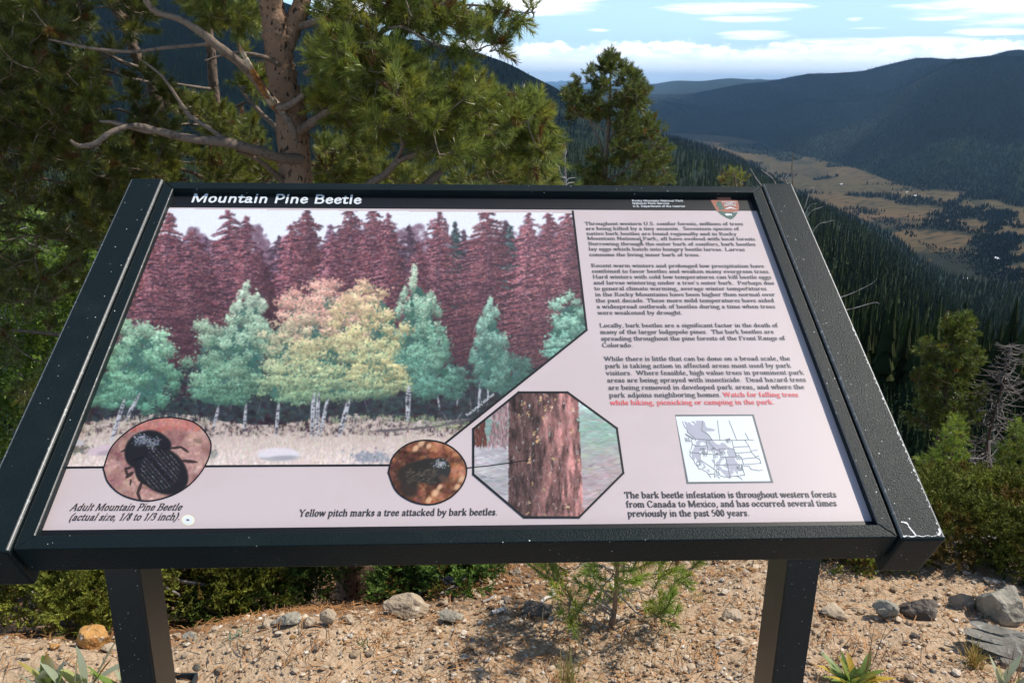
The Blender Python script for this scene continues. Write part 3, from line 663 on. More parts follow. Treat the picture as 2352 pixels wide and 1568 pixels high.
for p, wd in [([(256, 1012), (272, 960), (300, 880)], 8), ([(290, 965), (330, 860)], 6), ([(490, 985), (503, 930)], 6), ([(561, 990), (565, 930)], 6), ([(634, 998), (640, 925)], 7), ([(716, 998), (722, 850)], 8), ([(727, 998), (734, 850)], 8), ([(735, 995), (760, 880)], 6),
              ([(780, 996), (806, 900)], 9), ([(936, 962), (940, 850)], 10), ([(1098, 942), (1108, 830)], 5), ([(1050, 930), (1052, 860)], 3), ([(1010, 940), (995, 850)], 3), ([(1120, 925), (1124, 830)], 3)]: trunk(p, wd)
CR = [(1165, 860, 70, 50, [(80, 116, 106), (64, 98, 92)], 900, 1), (1040, 880, 40, 40, [(88, 126, 114), (70, 106, 98)], 600, 1),
 (572, 745, 82, 88, [(190, 206, 182), (168, 194, 168), (138, 174, 148)], 2600, .5), (530, 820, 104, 100, [(170, 194, 166), (146, 180, 150), (118, 158, 130), (94, 138, 112)], 4200, 1), (510, 885, 98, 46, [(140, 174, 144), (108, 150, 124), (86, 128, 106)], 2000, 1),
 (960, 755, 86, 148, [(196, 208, 182), (160, 194, 166), (126, 172, 146), (102, 152, 130), (86, 132, 116)], 5200, .5), (975, 850, 70, 58, [(126, 170, 146), (96, 146, 126)], 1500, 1), (1126, 790, 58, 98, [(146, 182, 162), (118, 158, 142), (92, 134, 120)], 2600, .5), (1316, 752, 66, 76, [(160, 202, 178), (128, 178, 158), (106, 158, 142)], 2600, 1), (1284, 802, 40, 26, [(146, 192, 170), (112, 162, 146)], 800, 1),
 (318, 838, 92, 106, [(166, 204, 172), (138, 188, 154), (110, 166, 134), (92, 146, 120)], 5200, 1), (255, 890, 60, 52, [(128, 178, 146), (102, 154, 128)], 1500, 1),
 (740, 735, 104, 90, [(236, 176, 160), (226, 182, 160), (214, 188, 154)], 5200, 1), (846, 742, 88, 92, [(230, 190, 156), (222, 206, 152), (204, 204, 150)], 4400, 1), (668, 790, 72, 74, [(214, 186, 158), (190, 188, 150), (160, 176, 140)], 2200, 1),
 (768, 836, 166, 84, [(216, 196, 152), (196, 196, 146), (164, 182, 138), (134, 162, 126)], 6400, 1), (672, 884, 82, 44, [(184, 192, 148), (148, 174, 134), (122, 152, 120)], 1700, 1), (866, 868, 78, 50, [(220, 204, 148), (190, 192, 142), (150, 168, 128)], 1900, 1)]
for q in CR: crown(*q[:6], shape=q[6], pas=0)
for q in CR: crown(*q[:6], shape=q[6])
for p, wd in [([(716, 998), (721, 905)], 8), ([(727, 998), (732, 905)], 8), ([(736, 994), (752, 925)], 6), ([(780, 996), (801, 925)], 9), ([(256, 1012), (285, 920)], 8), ([(292, 960), (320, 905)], 6), ([(936, 962), (939, 890)], 10)]: trunk(p, wd)
photo_poly = [(145, 1068), (378, 470), (388, 484), (1318, 488), (1347, 758), (1022, 1019), (1040, 1068)]
photo_poly = [(384, 484.5), (1316, 489), (1347.5, 757.5), (1022, 1019), (1030, 1069), (140, 1072), (160, 1000)]
def leftedge(y): return float(np.interp(y, [470, 1230], [387, 85]))-4
photo_poly[0] = (leftedge(479), 479); photo_poly[-2] = (leftedge(1073), 1073); photo_poly[-1] = (leftedge(1000), 1000)
for _ in range(1): # the print is a little soft
    q_ = np.pad(C1.im, ((1, 1), (1, 1), (0, 0)), 'edge'); C1.im = .42*C1.im+.145*(q_[:-2, 1:-1]+q_[2:, 1:-1]+q_[1:-1, :-2]+q_[1:-1, 2:])
C1.im = 255*(C1.im/255*.93+.035); C1.im += NR(0, 4, C1.im.shape[:2])[..., None]
C1.build('photograph', photo_poly, 2e-4)
# white upper margin line of the photograph and black outlines
ol = strip([(1315.5, 486), (1347.5, 758), (1021, 1019)], 5)+strip([(leftedge(1071), 1073.5), (520, 1070), (905, 1068)], 4.6)
sheet('outline', ol, 3e-4, m_blk)

# ---- insets
def closed(P): return spline(np.vstack([P, P[:1]]), 7)[:-1]
q1 = lambda X_, Y_: (86.1+X_*.31130, 746.5+Y_*.31130)
q2 = lambda X_, Y_: (660.4+X_*.29297, 803.9+Y_*.29297)
q3 = lambda X_, Y_: (1033.6+X_*.23802, 861.3+Y_*.23802)
oval = closed(np.array([q1(*p) for p in [(487, 1060), (545, 905), (665, 785), (815, 705), (985, 682), (1160, 720), (1265, 830), (1278, 930), (1225, 1060), (1120, 1180), (975, 1262), (800, 1297), (630, 1255), (525, 1165)]]))
C2 = Canvas(230, 950, 492, 1156, 1.5, (158, 118, 112))
for _ in range(2600):
    x, y = U(230, 492), U(950, 1156); t = ss(fbm(x*.02, y*.03, 3, 3), -.35, .4); c = lerp(np.array((132, 92, 90)), np.array((196, 158, 146)), float(t))
    if y < 990: c = lerp(c, np.array((190, 104, 92)), .6)
    C2.dab(x, y, U(2, 7), U(1.5, 5), jit(c, 12), U(0, 3), .6, .6)
def legs(P, wd=5): C2.line([q1(*p) for p in P], wd, (52, 40, 38), .9)
legs([(690, 1050), (650, 1060), (665, 1110)], 6); legs([(700, 1090), (660, 1120)], 8); legs([(770, 1160), (740, 1240), (760, 1290)], 7); legs([(690, 1140), (685, 1180)], 4); legs([(980, 910), (1060, 900), (1110, 935)], 6); legs([(1070, 1000), (1170, 1010)], 7); legs([(620, 935), (660, 915)], 4); C2.dab(*q1(1185, 855), 11, 6, (120, 98, 84), .2, .7, .7)
for (X_, Y_, rx, ry, an) in [(905, 1060, 66, 60, .6), (930, 1085, 60, 58, .6), (860, 1010, 50, 50, .5), (985, 1120, 40, 40, .4), (830, 1080, 34, 40, .3)]: C2.dab(*q1(X_, Y_), rx, ry*.82, (35, 33, 35), an, 1, .12)
for (X_, Y_, rx, ry, an) in [(800, 890, 48, 34, -.35), (740, 940, 30, 36, .2), (870, 870, 38, 24, .25), (900, 855, 24, 14, .4)]: C2.dab(*q1(X_, Y_), rx, ry, (33, 32, 35), an, 1, .15)
C2.line([q1(700, 1000), q1(830, 960), q1(960, 905)], 3, (16, 15, 16), .8)
ca, sa = math.cos(.85), math.sin(.85); x, y = q1(908, 1068)
for s_ in np.linspace(-.86, .86, 11):                   # grooved wing cases: dull grey ridges with pitted black furrows
    h_ = math.sqrt(1-s_*s_); P_ = [(x+52*t*ca-46*s_*sa, y+52*t*sa+46*s_*ca) for t in np.linspace(-h_*.9, h_*.86, 7)]
    C2.line(P_, 2.6, jit((74, 73, 76), 8), .55)
    for _ in range(26): t = U(-h_*.9, h_*.85); C2.dab(x+52*t*ca-46*s_*sa+NR(0, 1), y+52*t*sa+46*s_*ca+NR(0, 1), U(.8, 1.5), U(.7, 1.2), jit((112, 114, 122) if U() > .55 else (24, 22, 24), 20), 0, .7, .5)
C2.line([(x-50*ca, y-50*sa), (x+50*ca, y+50*sa)], 2., (18, 17, 18), .9)
C2.dab(*q1(772, 858), 17, 9, (70, 74, 84), -.5, .6, .9)
for _ in range(150):
    x, y = q1(*((760, 840) if U() > .4 else (850, 870))); C2.dab(x+NR(0, 9), y+NR(0, 7), U(1, 3), U(1, 2), jit((128, 134, 146), 24), .3, .65, .5)
C2.build('inset_photograph', oval, 4e-4); sheet('outline', strip(oval, 3., True), 5.5e-4, m_blk)
circ = closed(np.array([q2(*p) for p in [(790, 960), (818, 855), (885, 775), (985, 722), (1105, 708), (1240, 737), (1345, 812), (1403, 920), (1380, 1040), (1300, 1138), (1195, 1195), (1085, 1210), (960, 1180), (850, 1100)]]))
C3 = Canvas(888, 1008, 1076, 1162, 1.5, (96, 62, 46))
for _ in range(2200):
    x, y = U(888, 1076), U(1008, 1162); t = float(ss(fbm(x*.035, y*.035, 3, 8), -.4, .4)); c = lerp(np.array((74, 44, 34)), np.array((176, 110, 78)), t)
    if x > 1040 or y < 1035: c = lerp(c, np.array((206, 150, 112)), .4*t)
    C3.dab(x, y, U(2, 6), U(1.5, 5), jit(c, 15), U(0, 3), .6, .6)
for (x, y, r) in [(968, 1018, 9), (985, 1024, 7), (955, 1030, 8), (1000, 1132, 10), (1010, 1118, 7), (985, 1148, 8), (1060, 1100, 9), (1050, 1118, 8)]: C3.dab(x, y, r, r*.7, (226, 184, 146), -.8, .8, .8)
C3.dab(955, 1085, 44, 26, (46, 40, 34), -.25, 1, .25); C3.dab(990, 1082, 42, 30, (40, 38, 34), .1, 1, .2); C3.dab(1012, 1074, 24, 22, (44, 44, 42), .6, 1, .25); C3.dab(940, 1120, 22, 20, (44, 38, 34), .8, .9, .5); C3.dab(1020, 1100, 14, 8, (92, 70, 56), .5, .7, .6)
for _ in range(160): C3.dab(1012+NR(0, 7), 1066+NR(0, 5), U(.8, 1.7), U(.8, 1.5), jit((140, 142, 144), 28), 0, .8, .4)
for _ in range(130):
    x = U(930, 1000); y = U(1078, 1110); C3.line([(x, y), (x+U(3, 9), y-U(1, 5))], 1, (104, 92, 78), .5)
C3.build('inset_photograph', circ, 4e-4); sheet('outline', strip(circ, 3.4, True), 5.5e-4, m_blk)
octo = np.array([q3(*p) for p in [(225, 520), (662, 168), (1133, 168), (1609, 514), (1672, 945), (1245, 1372), (715, 1372), (225, 958)]])
C4 = Canvas(1082, 898, 1436, 1190, 1.6, (168, 164, 166))
for _ in range(3600):
    x, y = U(1082, 1436), U(898, 1190); t = float(ss(fbm(x*.012, y*.05, 3, 8), -.3, .35))
    if x < 1180: c = lerp(np.array((158, 156, 160)), np.array((196, 190, 194)), t) if y > 1022 else np.array((120, 150, 138))
    else: c = lerp(np.array((142, 176, 160)), np.array((176, 156, 158)), float(ss(y+18*t, 980, 1110))); c = lerp(c, np.array((206, 226, 222)), float(ss(-y, -955, -930)))
    C4.dab(x, y, U(5, 14), U(1, 3.2), jit(c, 14), NR(0, .2), .6, .6)
for cx, wd, c in [(1102, 11, (112, 66, 58)), (1148, 19, (168, 134, 138))]:
    for _ in range(420):
        y = U(915, 1022+6*(cx > 1120)); f = 1+.5*ss(y, 985, 1022); C4.dab(cx+U(-wd, wd)*f, y, U(1, 2.4), U(3, 8), np.clip(np.array(c)*U(.6, 1.15), 0, 255), 0, .7, .5)
for _ in range(7500):
    y = U(896, 1192); xl = lerp(1170, 1168, (y-900)/290); xr = lerp(1326, 1340, (y-900)/290); t = U(); x = lerp(xl, xr, t)
    base = lerp(np.array((78, 56, 54)), np.array((150, 104, 100)), float(ss(t+.25*fbm(x*.05, y*.02, 3, 2), .25, .85))); cr = fbm(x*.16, y*.03, 3, 6)
    C4.dab(x, y, U(1, 2.6), U(2.5, 7), np.clip(base*(1+.9*cr)+NR(0, 10), 0, 255), NR(0, .2), .8, .5)
for p in [(915, 205), (1015, 240), (925, 300), (750, 370), (840, 640), (1090, 670), (775, 800), (770, 830), (1010, 800), (965, 970), (790, 1040), (910, 1090), (1130, 1260), (760, 1220), (1190, 340), (710, 285), (820, 560), (1180, 540), (860, 230), (750, 1330), (920, 1345), (1240, 820), (1160, 1060), (980, 330), (660, 400), (905, 430)]:
    x, y = q3(*p)
    big_ = U(.5, 1.15)
    for _ in range(5): C4.dab(x+NR(0, 2.5)*big_, y+NR(0, 3.5)*big_, U(1, 2.8)*big_, U(1, 4)*big_, jit((206, 172, 132) if U() > .3 else (150, 112, 92), 22), NR(0, .5), .75, .6)
C4.build('inset_photograph', octo, 4e-4); octl = np.array([q3(*p) for p in [(225, 520), (662, 168), (1133, 168), (1609, 514), (1672, 945), (1245, 1372), (715, 1372), (225, 958)]])
sheet('outline', strip(octl, 5., True)+strip([(1072, 1074.5), (1120, 1070), (1212, 1057)], 2.2), 5.5e-4, m_blk)

# ---- the range map
mq = lambda P: [(1550.4+a_*.11355, 941.7+b_*.11355) for a_, b_ in P]
sheet('map', [mq([(0, 92), (1592, 85), (1990, 1470), (232, 1490)])], 1.5e-4, m_line); mapb = sheet('map', [mq([(12, 128), (1558, 120), (1930, 1435), (272, 1450)])], 2.5e-4, m_wht)
sheet('map', [mq(q) for q in [
 [(180,225),(230,235),(250,270),(270,240),(310,260),(345,300),(385,315),(385,285),(330,240),(350,218),(395,235),(430,285),(425,240),(410,215),(560,215),(600,240),(625,330),(650,360),(720,365),(790,385),(815,410),(780,425),(620,430),(680,490),(760,605),(410,580),(330,520),(250,450),(225,350),(200,260)],
 [(640,605),(760,605),(830,680),(905,700),(940,655),(1000,670),(1060,730),(1130,770),(1195,780),(1030,785),(990,830),(960,860),(905,880),(905,905),(830,900),(850,850),(790,800),(700,835),(650,790)],
 [(470,600),(640,605),(640,690),(560,640),(520,650),(490,740),(560,735),(640,730),(640,800),(540,810),(490,830),(500,870),(330,855),(400,740),(430,640)],
 [(330,870),(500,880),(500,1000),(560,1060),(610,1110),(620,1160),(580,1190),(540,1170),(590,1140),(560,1080),(470,1050),(405,940),(400,1010),(350,970)],
 [(1060,800),(1195,790),(1210,900),(1210,1000),(1240,1040),(1300,1105),(1330,1115),(1250,1185),(1280,1290),(1260,1300),(1180,1190),(1190,1260),(1135,1310),(1135,1370),(1100,1390),(1040,1340),(900,1200),(850,1190),(820,1120),(900,1120),(960,1200),(1090,1225),(1120,1210),(970,1120),(1050,1090),(1000,1090),(1040,1050),(1030,960),(1090,930),(1050,860)],
 [(920,950),(1020,960),(940,1020),(900,1110),(815,1105),(830,1060),(880,1020)], [(205,480),(290,520),(380,580),(360,590),(260,530)], [(735,1000),(775,1000),(800,1070),(770,1060)], [(630,1200),(690,1205),(705,1250),(680,1250)]]], 3.2e-4, m_gry)
ml = []
for q in [[(150,230),(170,290),(200,350),(240,380),(250,450),(330,510),(400,570),(415,620)], [(330,600),(350,680),(330,780),(300,830),(310,870),(300,920),(380,1020),(400,1070),(470,1160),(480,1190),(530,1190),(650,1260),(730,1370)], [(410,585),(640,600),(910,610),(1250,612),(1420,605),(1490,600),(1590,612)],
          [(560,215),(540,415),(680,500),(750,605)], [(855,210),(910,612)], [(1090,210),(1250,612)], [(1420,465),(1490,600)], [(350,690),(420,730),(520,725),(640,715)], [(315,855),(510,880),(650,890),(910,905)], [(640,605),(640,715),(660,750),(650,885)], [(685,605),(690,660),(745,720),(830,800),(895,805)],
          [(895,785),(1190,780),(1240,945),(925,945),(895,785)], [(1150,620),(1190,780)], [(510,880),(510,1005),(800,1200)], [(780,905),(805,1130),(780,1190)], [(1020,955),(1060,1110),(1110,1350)], [(1240,945),(1335,945),(1390,1100),(810,1110)], [(1345,1105),(1410,1315),(1140,1340),(1130,1355),(1000,1350),(820,1300)],
          [(780,1190),(815,1215),(795,1300),(800,1360)], [(680,1295),(795,1290)], [(1195,745),(1490,735)], [(1225,865),(1540,855)], [(1355,985),(1640,960),(1710,990),(1740,1075),(1390,1100)], [(1415,612),(1490,720),(1545,850),(1640,960)], [(1545,825),(1665,808)], [(1640,938),(1700,930)],
          [(1360,1130),(1500,1130),(1530,1195),(1700,1225),(1770,1210)], [(1240,1330),(1310,1360),(1360,1410)], [(800,1335),(870,1345),(905,1385)], [(205,480),(290,520),(380,580),(360,590),(260,530),(205,480)]]: ml += strip(mq(q), 1.05)
sheet('map', ml, 4.4e-4, m_line)

# ---- arrowhead emblem
aq = lambda P: [(1406.8+a_*.14648, 442.1+b_*.14648) for a_, b_ in P]
m_brown = printm('emblem_brown', (.34, .13, .09)); m_green = printm('emblem_green', (.075, .13, .105))
sheet('emblem', [aq([(1620,90),(1640,75),(1750,65),(1850,75),(1862,98),(1850,116),(1960,125),(1975,170),(1985,230),(1975,300),(1930,370),(1880,415),(1850,423),(1790,400),(1700,345),(1640,295),(1600,235),(1565,170),(1540,125),(1560,115),(1640,115),(1655,100)])], 2e-4, m_brown)
sheet('emblem', [aq([(1650,300),(1690,290),(1760,310),(1850,315),(1972,300),(1930,370),(1880,415),(1850,423),(1790,400),(1690,340)]), aq([(1640,140),(1690,140),(1720,200),(1760,262),(1700,275),(1660,270),(1670,230),(1625,225)])], 3.2e-4, m_green)
sheet('emblem', [aq([(1760,340),(1790,330),(1870,340),(1875,370),(1850,360),(1800,368),(1775,360)]), aq([(1760,260),(1840,228),(1860,232),(1960,270),(1900,258),(1850,250),(1800,262)]), aq([(1880,312),(1975,308),(1974,316),(1890,317)])], 4.4e-4, m_wht)

# ---- lettering: strokes of a broad pen with fine serifs
G = {
'a': (.50, ['~.10,.36 .22,.44 .34,.38 .36,.28 .36,.06 .44,.03', '~.36,.27 .18,.24 .09,.13 .16,.03 .28,.05 .36,.14'], []),
'b': (.54, ['.13,.68 .13,.02', '~.13,.34 .28,.44 .43,.36 .45,.23 .42,.10 .28,.02 .13,.08'], [(.08,.68,.06)]),
'c': (.46, ['~.38,.34 .34,.42 .24,.44 .12,.36 .09,.23 .13,.09 .25,.02 .40,.12'], []),
'd': (.54, ['.40,.68 .40,.02', '~.40,.34 .28,.44 .13,.37 .09,.23 .13,.09 .26,.02 .40,.10'], [(.35,.68,.06), (.45,.02,.05)]),
'e': (.47, ['~.09,.25 .37,.27 .35,.38 .25,.44 .13,.37 .09,.24 .13,.09 .25,.02 .40,.11'], []),
'f': (.34, ['~.33,.64 .25,.69 .16,.62 .14,.50', '.14,.52 .14,.02', '.03,.43 .29,.43'], [(.15,.02,.11)]),
'g': (.50, ['~.24,.44 .10,.36 .11,.22 .24,.16 .37,.23 .38,.36 .24,.44', '~.13,.18 .09,.08 .20,.05 .36,.02 .43,-.08 .34,-.18 .18,-.20 .07,-.13 .12,-.03', '.36,.40 .47,.42'], []),
'h': (.56, ['.13,.68 .13,.02', '~.13,.32 .27,.44 .40,.38 .42,.26', '.42,.28 .42,.02'], [(.08,.68,.06), (.13,.02,.11), (.42,.02,.11)]),
'i': (.28, ['.14,.44 .14,.02', '.14,.61 .14,.64'], [(.09,.44,.06), (.14,.02,.11)]),
'j': (.30, ['~.17,.44 .17,-.08 .12,-.18 .03,-.18', '.17,.61 .17,.64'], [(.12,.44,.06)]),
'k': (.56, ['.13,.68 .13,.02', '.40,.43 .15,.21', '.24,.28 .44,.03'], [(.08,.68,.06), (.13,.02,.11), (.42,.44,.10), (.44,.02,.10)]),
'l': (.28, ['.14,.68 .14,.02'], [(.09,.68,.06), (.14,.02,.11)]),
'm': (.83, ['.13,.44 .13,.02', '~.13,.32 .26,.44 .38,.38 .40,.26', '.40,.28 .40,.02', '~.40,.32 .54,.44 .66,.38 .68,.26', '.68,.28 .68,.02'], [(.08,.44,.06), (.13,.02,.11), (.40,.02,.11), (.68,.02,.11)]),
'n': (.56, ['.13,.44 .13,.02', '~.13,.32 .27,.44 .40,.38 .42,.26', '.42,.28 .42,.02'], [(.08,.44,.06), (.13,.02,.11), (.42,.02,.11)]),
'o': (.50, ['~.25,.44 .12,.37 .09,.23 .12,.09 .25,.02 .38,.09 .41,.23 .38,.37 .25,.44'], []),
'p': (.55, ['.13,.44 .13,-.20', '~.13,.34 .28,.44 .43,.36 .45,.23 .42,.10 .28,.02 .13,.10'], [(.08,.44,.06), (.13,-.20,.11)]),
'q': (.55, ['.40,.44 .40,-.20', '~.40,.34 .28,.44 .13,.37 .09,.23 .13,.09 .26,.02 .40,.12'], [(.40,-.20,.11)]),
'r': (.44, ['.13,.44 .13,.02', '~.13,.28 .22,.41 .34,.43 .38,.37'], [(.08,.44,.06), (.13,.02,.11)]),
's': (.40, ['~.32,.34 .27,.42 .18,.44 .09,.37 .14,.28 .26,.21 .32,.12 .24,.03 .13,.03 .07,.13'], []),
't': (.34, ['~.15,.56 .14,.12 .19,.03 .31,.07', '.03,.43 .29,.43'], []),
'u': (.56, ['~.13,.44 .13,.12 .22,.03 .34,.06 .42,.16', '.42,.44 .42,.02'], [(.08,.44,.06), (.37,.44,.06), (.47,.02,.05)]),
'v': (.51, ['.08,.44 .25,.03', '.43,.44 .25,.03'], [(.09,.44,.10), (.43,.44,.08)]),
'w': (.74, ['.08,.44 .22,.03', '.37,.44 .22,.03', '.37,.44 .52,.03', '.67,.44 .52,.03'], [(.09,.44,.09), (.36,.44,.09), (.67,.44,.08)]),
'x': (.52, ['.09,.44 .43,.02', '.42,.44 .10,.02'], [(.10,.44,.09), (.42,.44,.08), (.10,.02,.08), (.43,.02,.09)]),
'y': (.51, ['.08,.44 .26,.05', '~.44,.44 .26,.03 .17,-.17 .05,-.17'], [(.09,.44,.10), (.43,.44,.08)]),
'z': (.46, ['.08,.43 .38,.43', '.38,.43 .08,.03', '.08,.03 .39,.03'], []),
'A': (.72, ['.34,.67 .10,.02', '.35,.67 .62,.02', '.20,.24 .50,.24'], [(.10,.02,.10), (.61,.02,.12)]),
'B': (.66, ['.17,.66 .17,.02', '~.17,.65 .40,.65 .52,.55 .46,.40 .20,.36', '~.20,.36 .46,.35 .57,.19 .46,.04 .17,.03'], [(.10,.65,.08), (.10,.03,.08)]),
'C': (.70, ['~.61,.52 .50,.65 .36,.67 .17,.56 .10,.34 .17,.12 .36,.01 .52,.05 .63,.18'], [(.62,.58,.03)]),
'D': (.72, ['.17,.66 .17,.02', '~.17,.65 .42,.64 .61,.50 .62,.20 .44,.04 .17,.03'], [(.10,.65,.08), (.10,.03,.08)]),
'F': (.60, ['.17,.66 .17,.02', '.17,.65 .54,.65 .55,.52', '.17,.35 .40,.35'], [(.11,.65,.08), (.17,.02,.13)]),
'H': (.78, ['.17,.67 .17,.02', '.61,.67 .61,.02', '.17,.35 .61,.35'], [(.17,.66,.12), (.17,.02,.12), (.61,.66,.12), (.61,.02,.12)]),
'I': (.39, ['.19,.67 .19,.02'], [(.19,.66,.12), (.19,.02,.12)]),
'K': (.78, ['.17,.67 .17,.02', '.58,.66 .22,.30', '.32,.42 .64,.03'], [(.17,.66,.12), (.17,.02,.12), (.58,.66,.10), (.63,.02,.11)]),
'L': (.66, ['.17,.67 .17,.02', '.17,.03 .58,.03 .60,.18'], [(.17,.66,.12), (.11,.02,.08)]),
'M': (.94, ['.15,.66 .15,.02', '.17,.66 .46,.05', '.75,.66 .46,.05', '.78,.66 .78,.02'], [(.12,.66,.09), (.15,.02,.10), (.80,.66,.09), (.78,.02,.12)]),
'N': (.72, ['.14,.66 .14,.02', '.15,.66 .58,.04', '.58,.66 .58,.03'], [(.11,.66,.09), (.14,.02,.10), (.58,.66,.10)]),
'O': (.76, ['~.38,.67 .18,.58 .10,.34 .18,.10 .38,.01 .58,.10 .66,.34 .58,.58 .38,.67'], []),
'P': (.61, ['.17,.66 .17,.02', '~.17,.65 .42,.65 .54,.48 .44,.33 .20,.31'], [(.10,.65,.08), (.17,.02,.13)]),
'R': (.72, ['.17,.66 .17,.02', '~.17,.65 .42,.65 .53,.50 .44,.36 .20,.34', '.34,.35 .60,.03'], [(.10,.65,.08), (.17,.02,.12), (.63,.02,.08)]),
'S': (.56, ['~.46,.52 .38,.65 .26,.67 .12,.58 .14,.44 .30,.35 .46,.24 .44,.08 .28,.01 .15,.06 .09,.20'], []),
'T': (.66, ['.33,.66 .33,.02', '.07,.50 .08,.65 .58,.65 .59,.50'], [(.33,.02,.13)]),
'U': (.72, ['~.16,.67 .16,.20 .26,.04 .42,.02 .56,.12 .58,.30', '.58,.67 .58,.28'], [(.16,.66,.12), (.58,.66,.10)]),
'V': (.72, ['.10,.66 .36,.04', '.62,.66 .36,.04'], [(.11,.66,.12), (.61,.66,.10)]),
'W': (1.0, ['.09,.66 .30,.04', '.50,.66 .30,.04', '.50,.66 .70,.04', '.91,.66 .70,.04'], [(.10,.66,.11), (.49,.66,.11), (.90,.66,.09)]),
'Y': (.72, ['.10,.66 .36,.32', '.62,.66 .36,.32', '.36,.34 .36,.02'], [(.11,.66,.12), (.61,.66,.10), (.36,.02,.13)]),
'Z': (.66, ['.10,.65 .56,.65', '.56,.65 .10,.03', '.10,.03 .58,.03'], []),
'E': (.66, ['.17,.66 .17,.02', '.17,.65 .56,.65 .57,.52', '.17,.35 .42,.35', '.17,.03 .58,.03 .59,.16'], [(.10,.65,.08), (.10,.03,.08)]),
'0': (.50, ['~.25,.67 .13,.56 .10,.34 .13,.12 .25,.01 .37,.12 .40,.34 .37,.56 .25,.67'], []),
'1': (.50, ['.26,.67 .26,.02', '.26,.65 .12,.58'], [(.26,.02,.12)]),
'3': (.50, ['~.10,.54 .22,.67 .36,.60 .34,.42 .20,.36', '~.20,.36 .38,.32 .40,.14 .26,.02 .09,.06'], []),
'5': (.50, ['.38,.64 .16,.64 .14,.38', '~.14,.38 .32,.38 .41,.22 .30,.05 .09,.05'], []),
'8': (.50, ['~.25,.67 .12,.54 .25,.38 .38,.18 .25,.02 .12,.16 .25,.36 .38,.54 .25,.67'], []),
'.': (.26, ['.13,.05 .13,.06'], []), ',': (.26, ['.13,.06 .09,-.10'], []), ';': (.30, ['.14,.37 .14,.38', '.14,.06 .10,-.10'], []), '\u2019': (.30, ['.15,.64 .11,.50'], []),
'(': (.34, ['~.28,.70 .14,.48 .12,.24 .18,.02 .28,-.16'], []), ')': (.34, ['~.06,.70 .20,.48 .22,.24 .16,.02 .06,-.16'], []), '/': (.30, ['.03,.00 .26,.68'], []), ' ': (.26, [], [])}
def hull2(P):
    P = sorted(map(tuple, P)); out = []
    for seq in (P, P[::-1]):
        s_ = []
        for p in seq:
            while len(s_) > 1 and (s_[-1][0]-s_[-2][0])*(p[1]-s_[-2][1])-(s_[-1][1]-s_[-2][1])*(p[0]-s_[-2][0]) <= 0: s_.pop()
            s_.append(p)
        out += s_[:-1]
    return np.array(out)
STY = {'serif': (.068, .026, True), 'sans': (.062, .058, False), 'thin': (.040, .040, False)}
_gc = {}
def glyph(ch, sty):
    if (ch, sty) in _gc: return _gc[ch, sty]
    ax, ay, sf = STY[sty]; th = np.arange(10)*2*np.pi/10; E = np.stack([ax*np.cos(th), ay*np.sin(th)], -1); out = []
    adv, strokes, ser = G[ch]
    for s_ in strokes:
        P = np.array([[float(v) for v in q.split(',')] for q in s_.lstrip('~').split()])
        if s_[0] == '~': P = spline(P, 3)
        if len(P) == 2 and abs(P[0, 1]-P[1, 1]) < .012: P[1, 1] += .001
        for a_, b_ in zip(P[:-1], P[1:]): out.append(hull2(np.vstack([E+a_, E+b_])))
    if sf:
        for (x, y, r) in ser: y = min(max(y, .026), .654) if y > 0 else y; out.append(np.array([(x-r, y-.026), (x+r, y-.026), (x+r, y+.026), (x-r, y+.026)]))
    _gc[ch, sty] = (adv, out); return _gc[ch, sty]
def width(t, sty): return sum(glyph(c, sty)[0] for c in t)
def text(lines, mat, sty='serif', lift=6e-4, slant=0., name='lettering', em=None):
    """lines: (text, (x, y) left end of the baseline, (x, y) right end) in picture positions"""
    vs, fs, n = [], [], 0
    for (t, l, r, em_) in lines:
        A, B = pp(*l, 0.), pp(*r, 0.); ex = B-A; wd = np.linalg.norm(ex); ex /= wd; ey = np.cross(AN, ex); sx_ = wd/width(t, sty); x = 0.; kx = 0
        for ch in t:
            adv, pcs = glyph(ch, sty)
            for pc in pcs:
                X_ = (x+pc[:, 0]+slant*pc[:, 1]*em_/sx_)*sx_; Y_ = pc[:, 1]*em_; q = len(pc)
                vs.append(A+X_[:, None]*ex+Y_[:, None]*ey+AN*(lift+(kx % 14)*7e-6)); kx += 1
                fs.append(np.stack([np.full(q-2, 0), np.arange(1, q-1), np.arange(2, q)], -1)+n); n += q
            x += adv
    return mesh(name, np.concatenate(vs), np.concatenate(fs), mat, pl)
def conv(x0, y0, s): return lambda X_, Y_: ((x0+X_*s)/1.7415, (y0+Y_*s)/1.7415)
t1 = conv(2200, 700, .46769); t2 = conv(2300, 1150, .46769); t3 = conv(2400, 1600, .46769); t4 = conv(0, 2000, .59524)
E1 = .0112
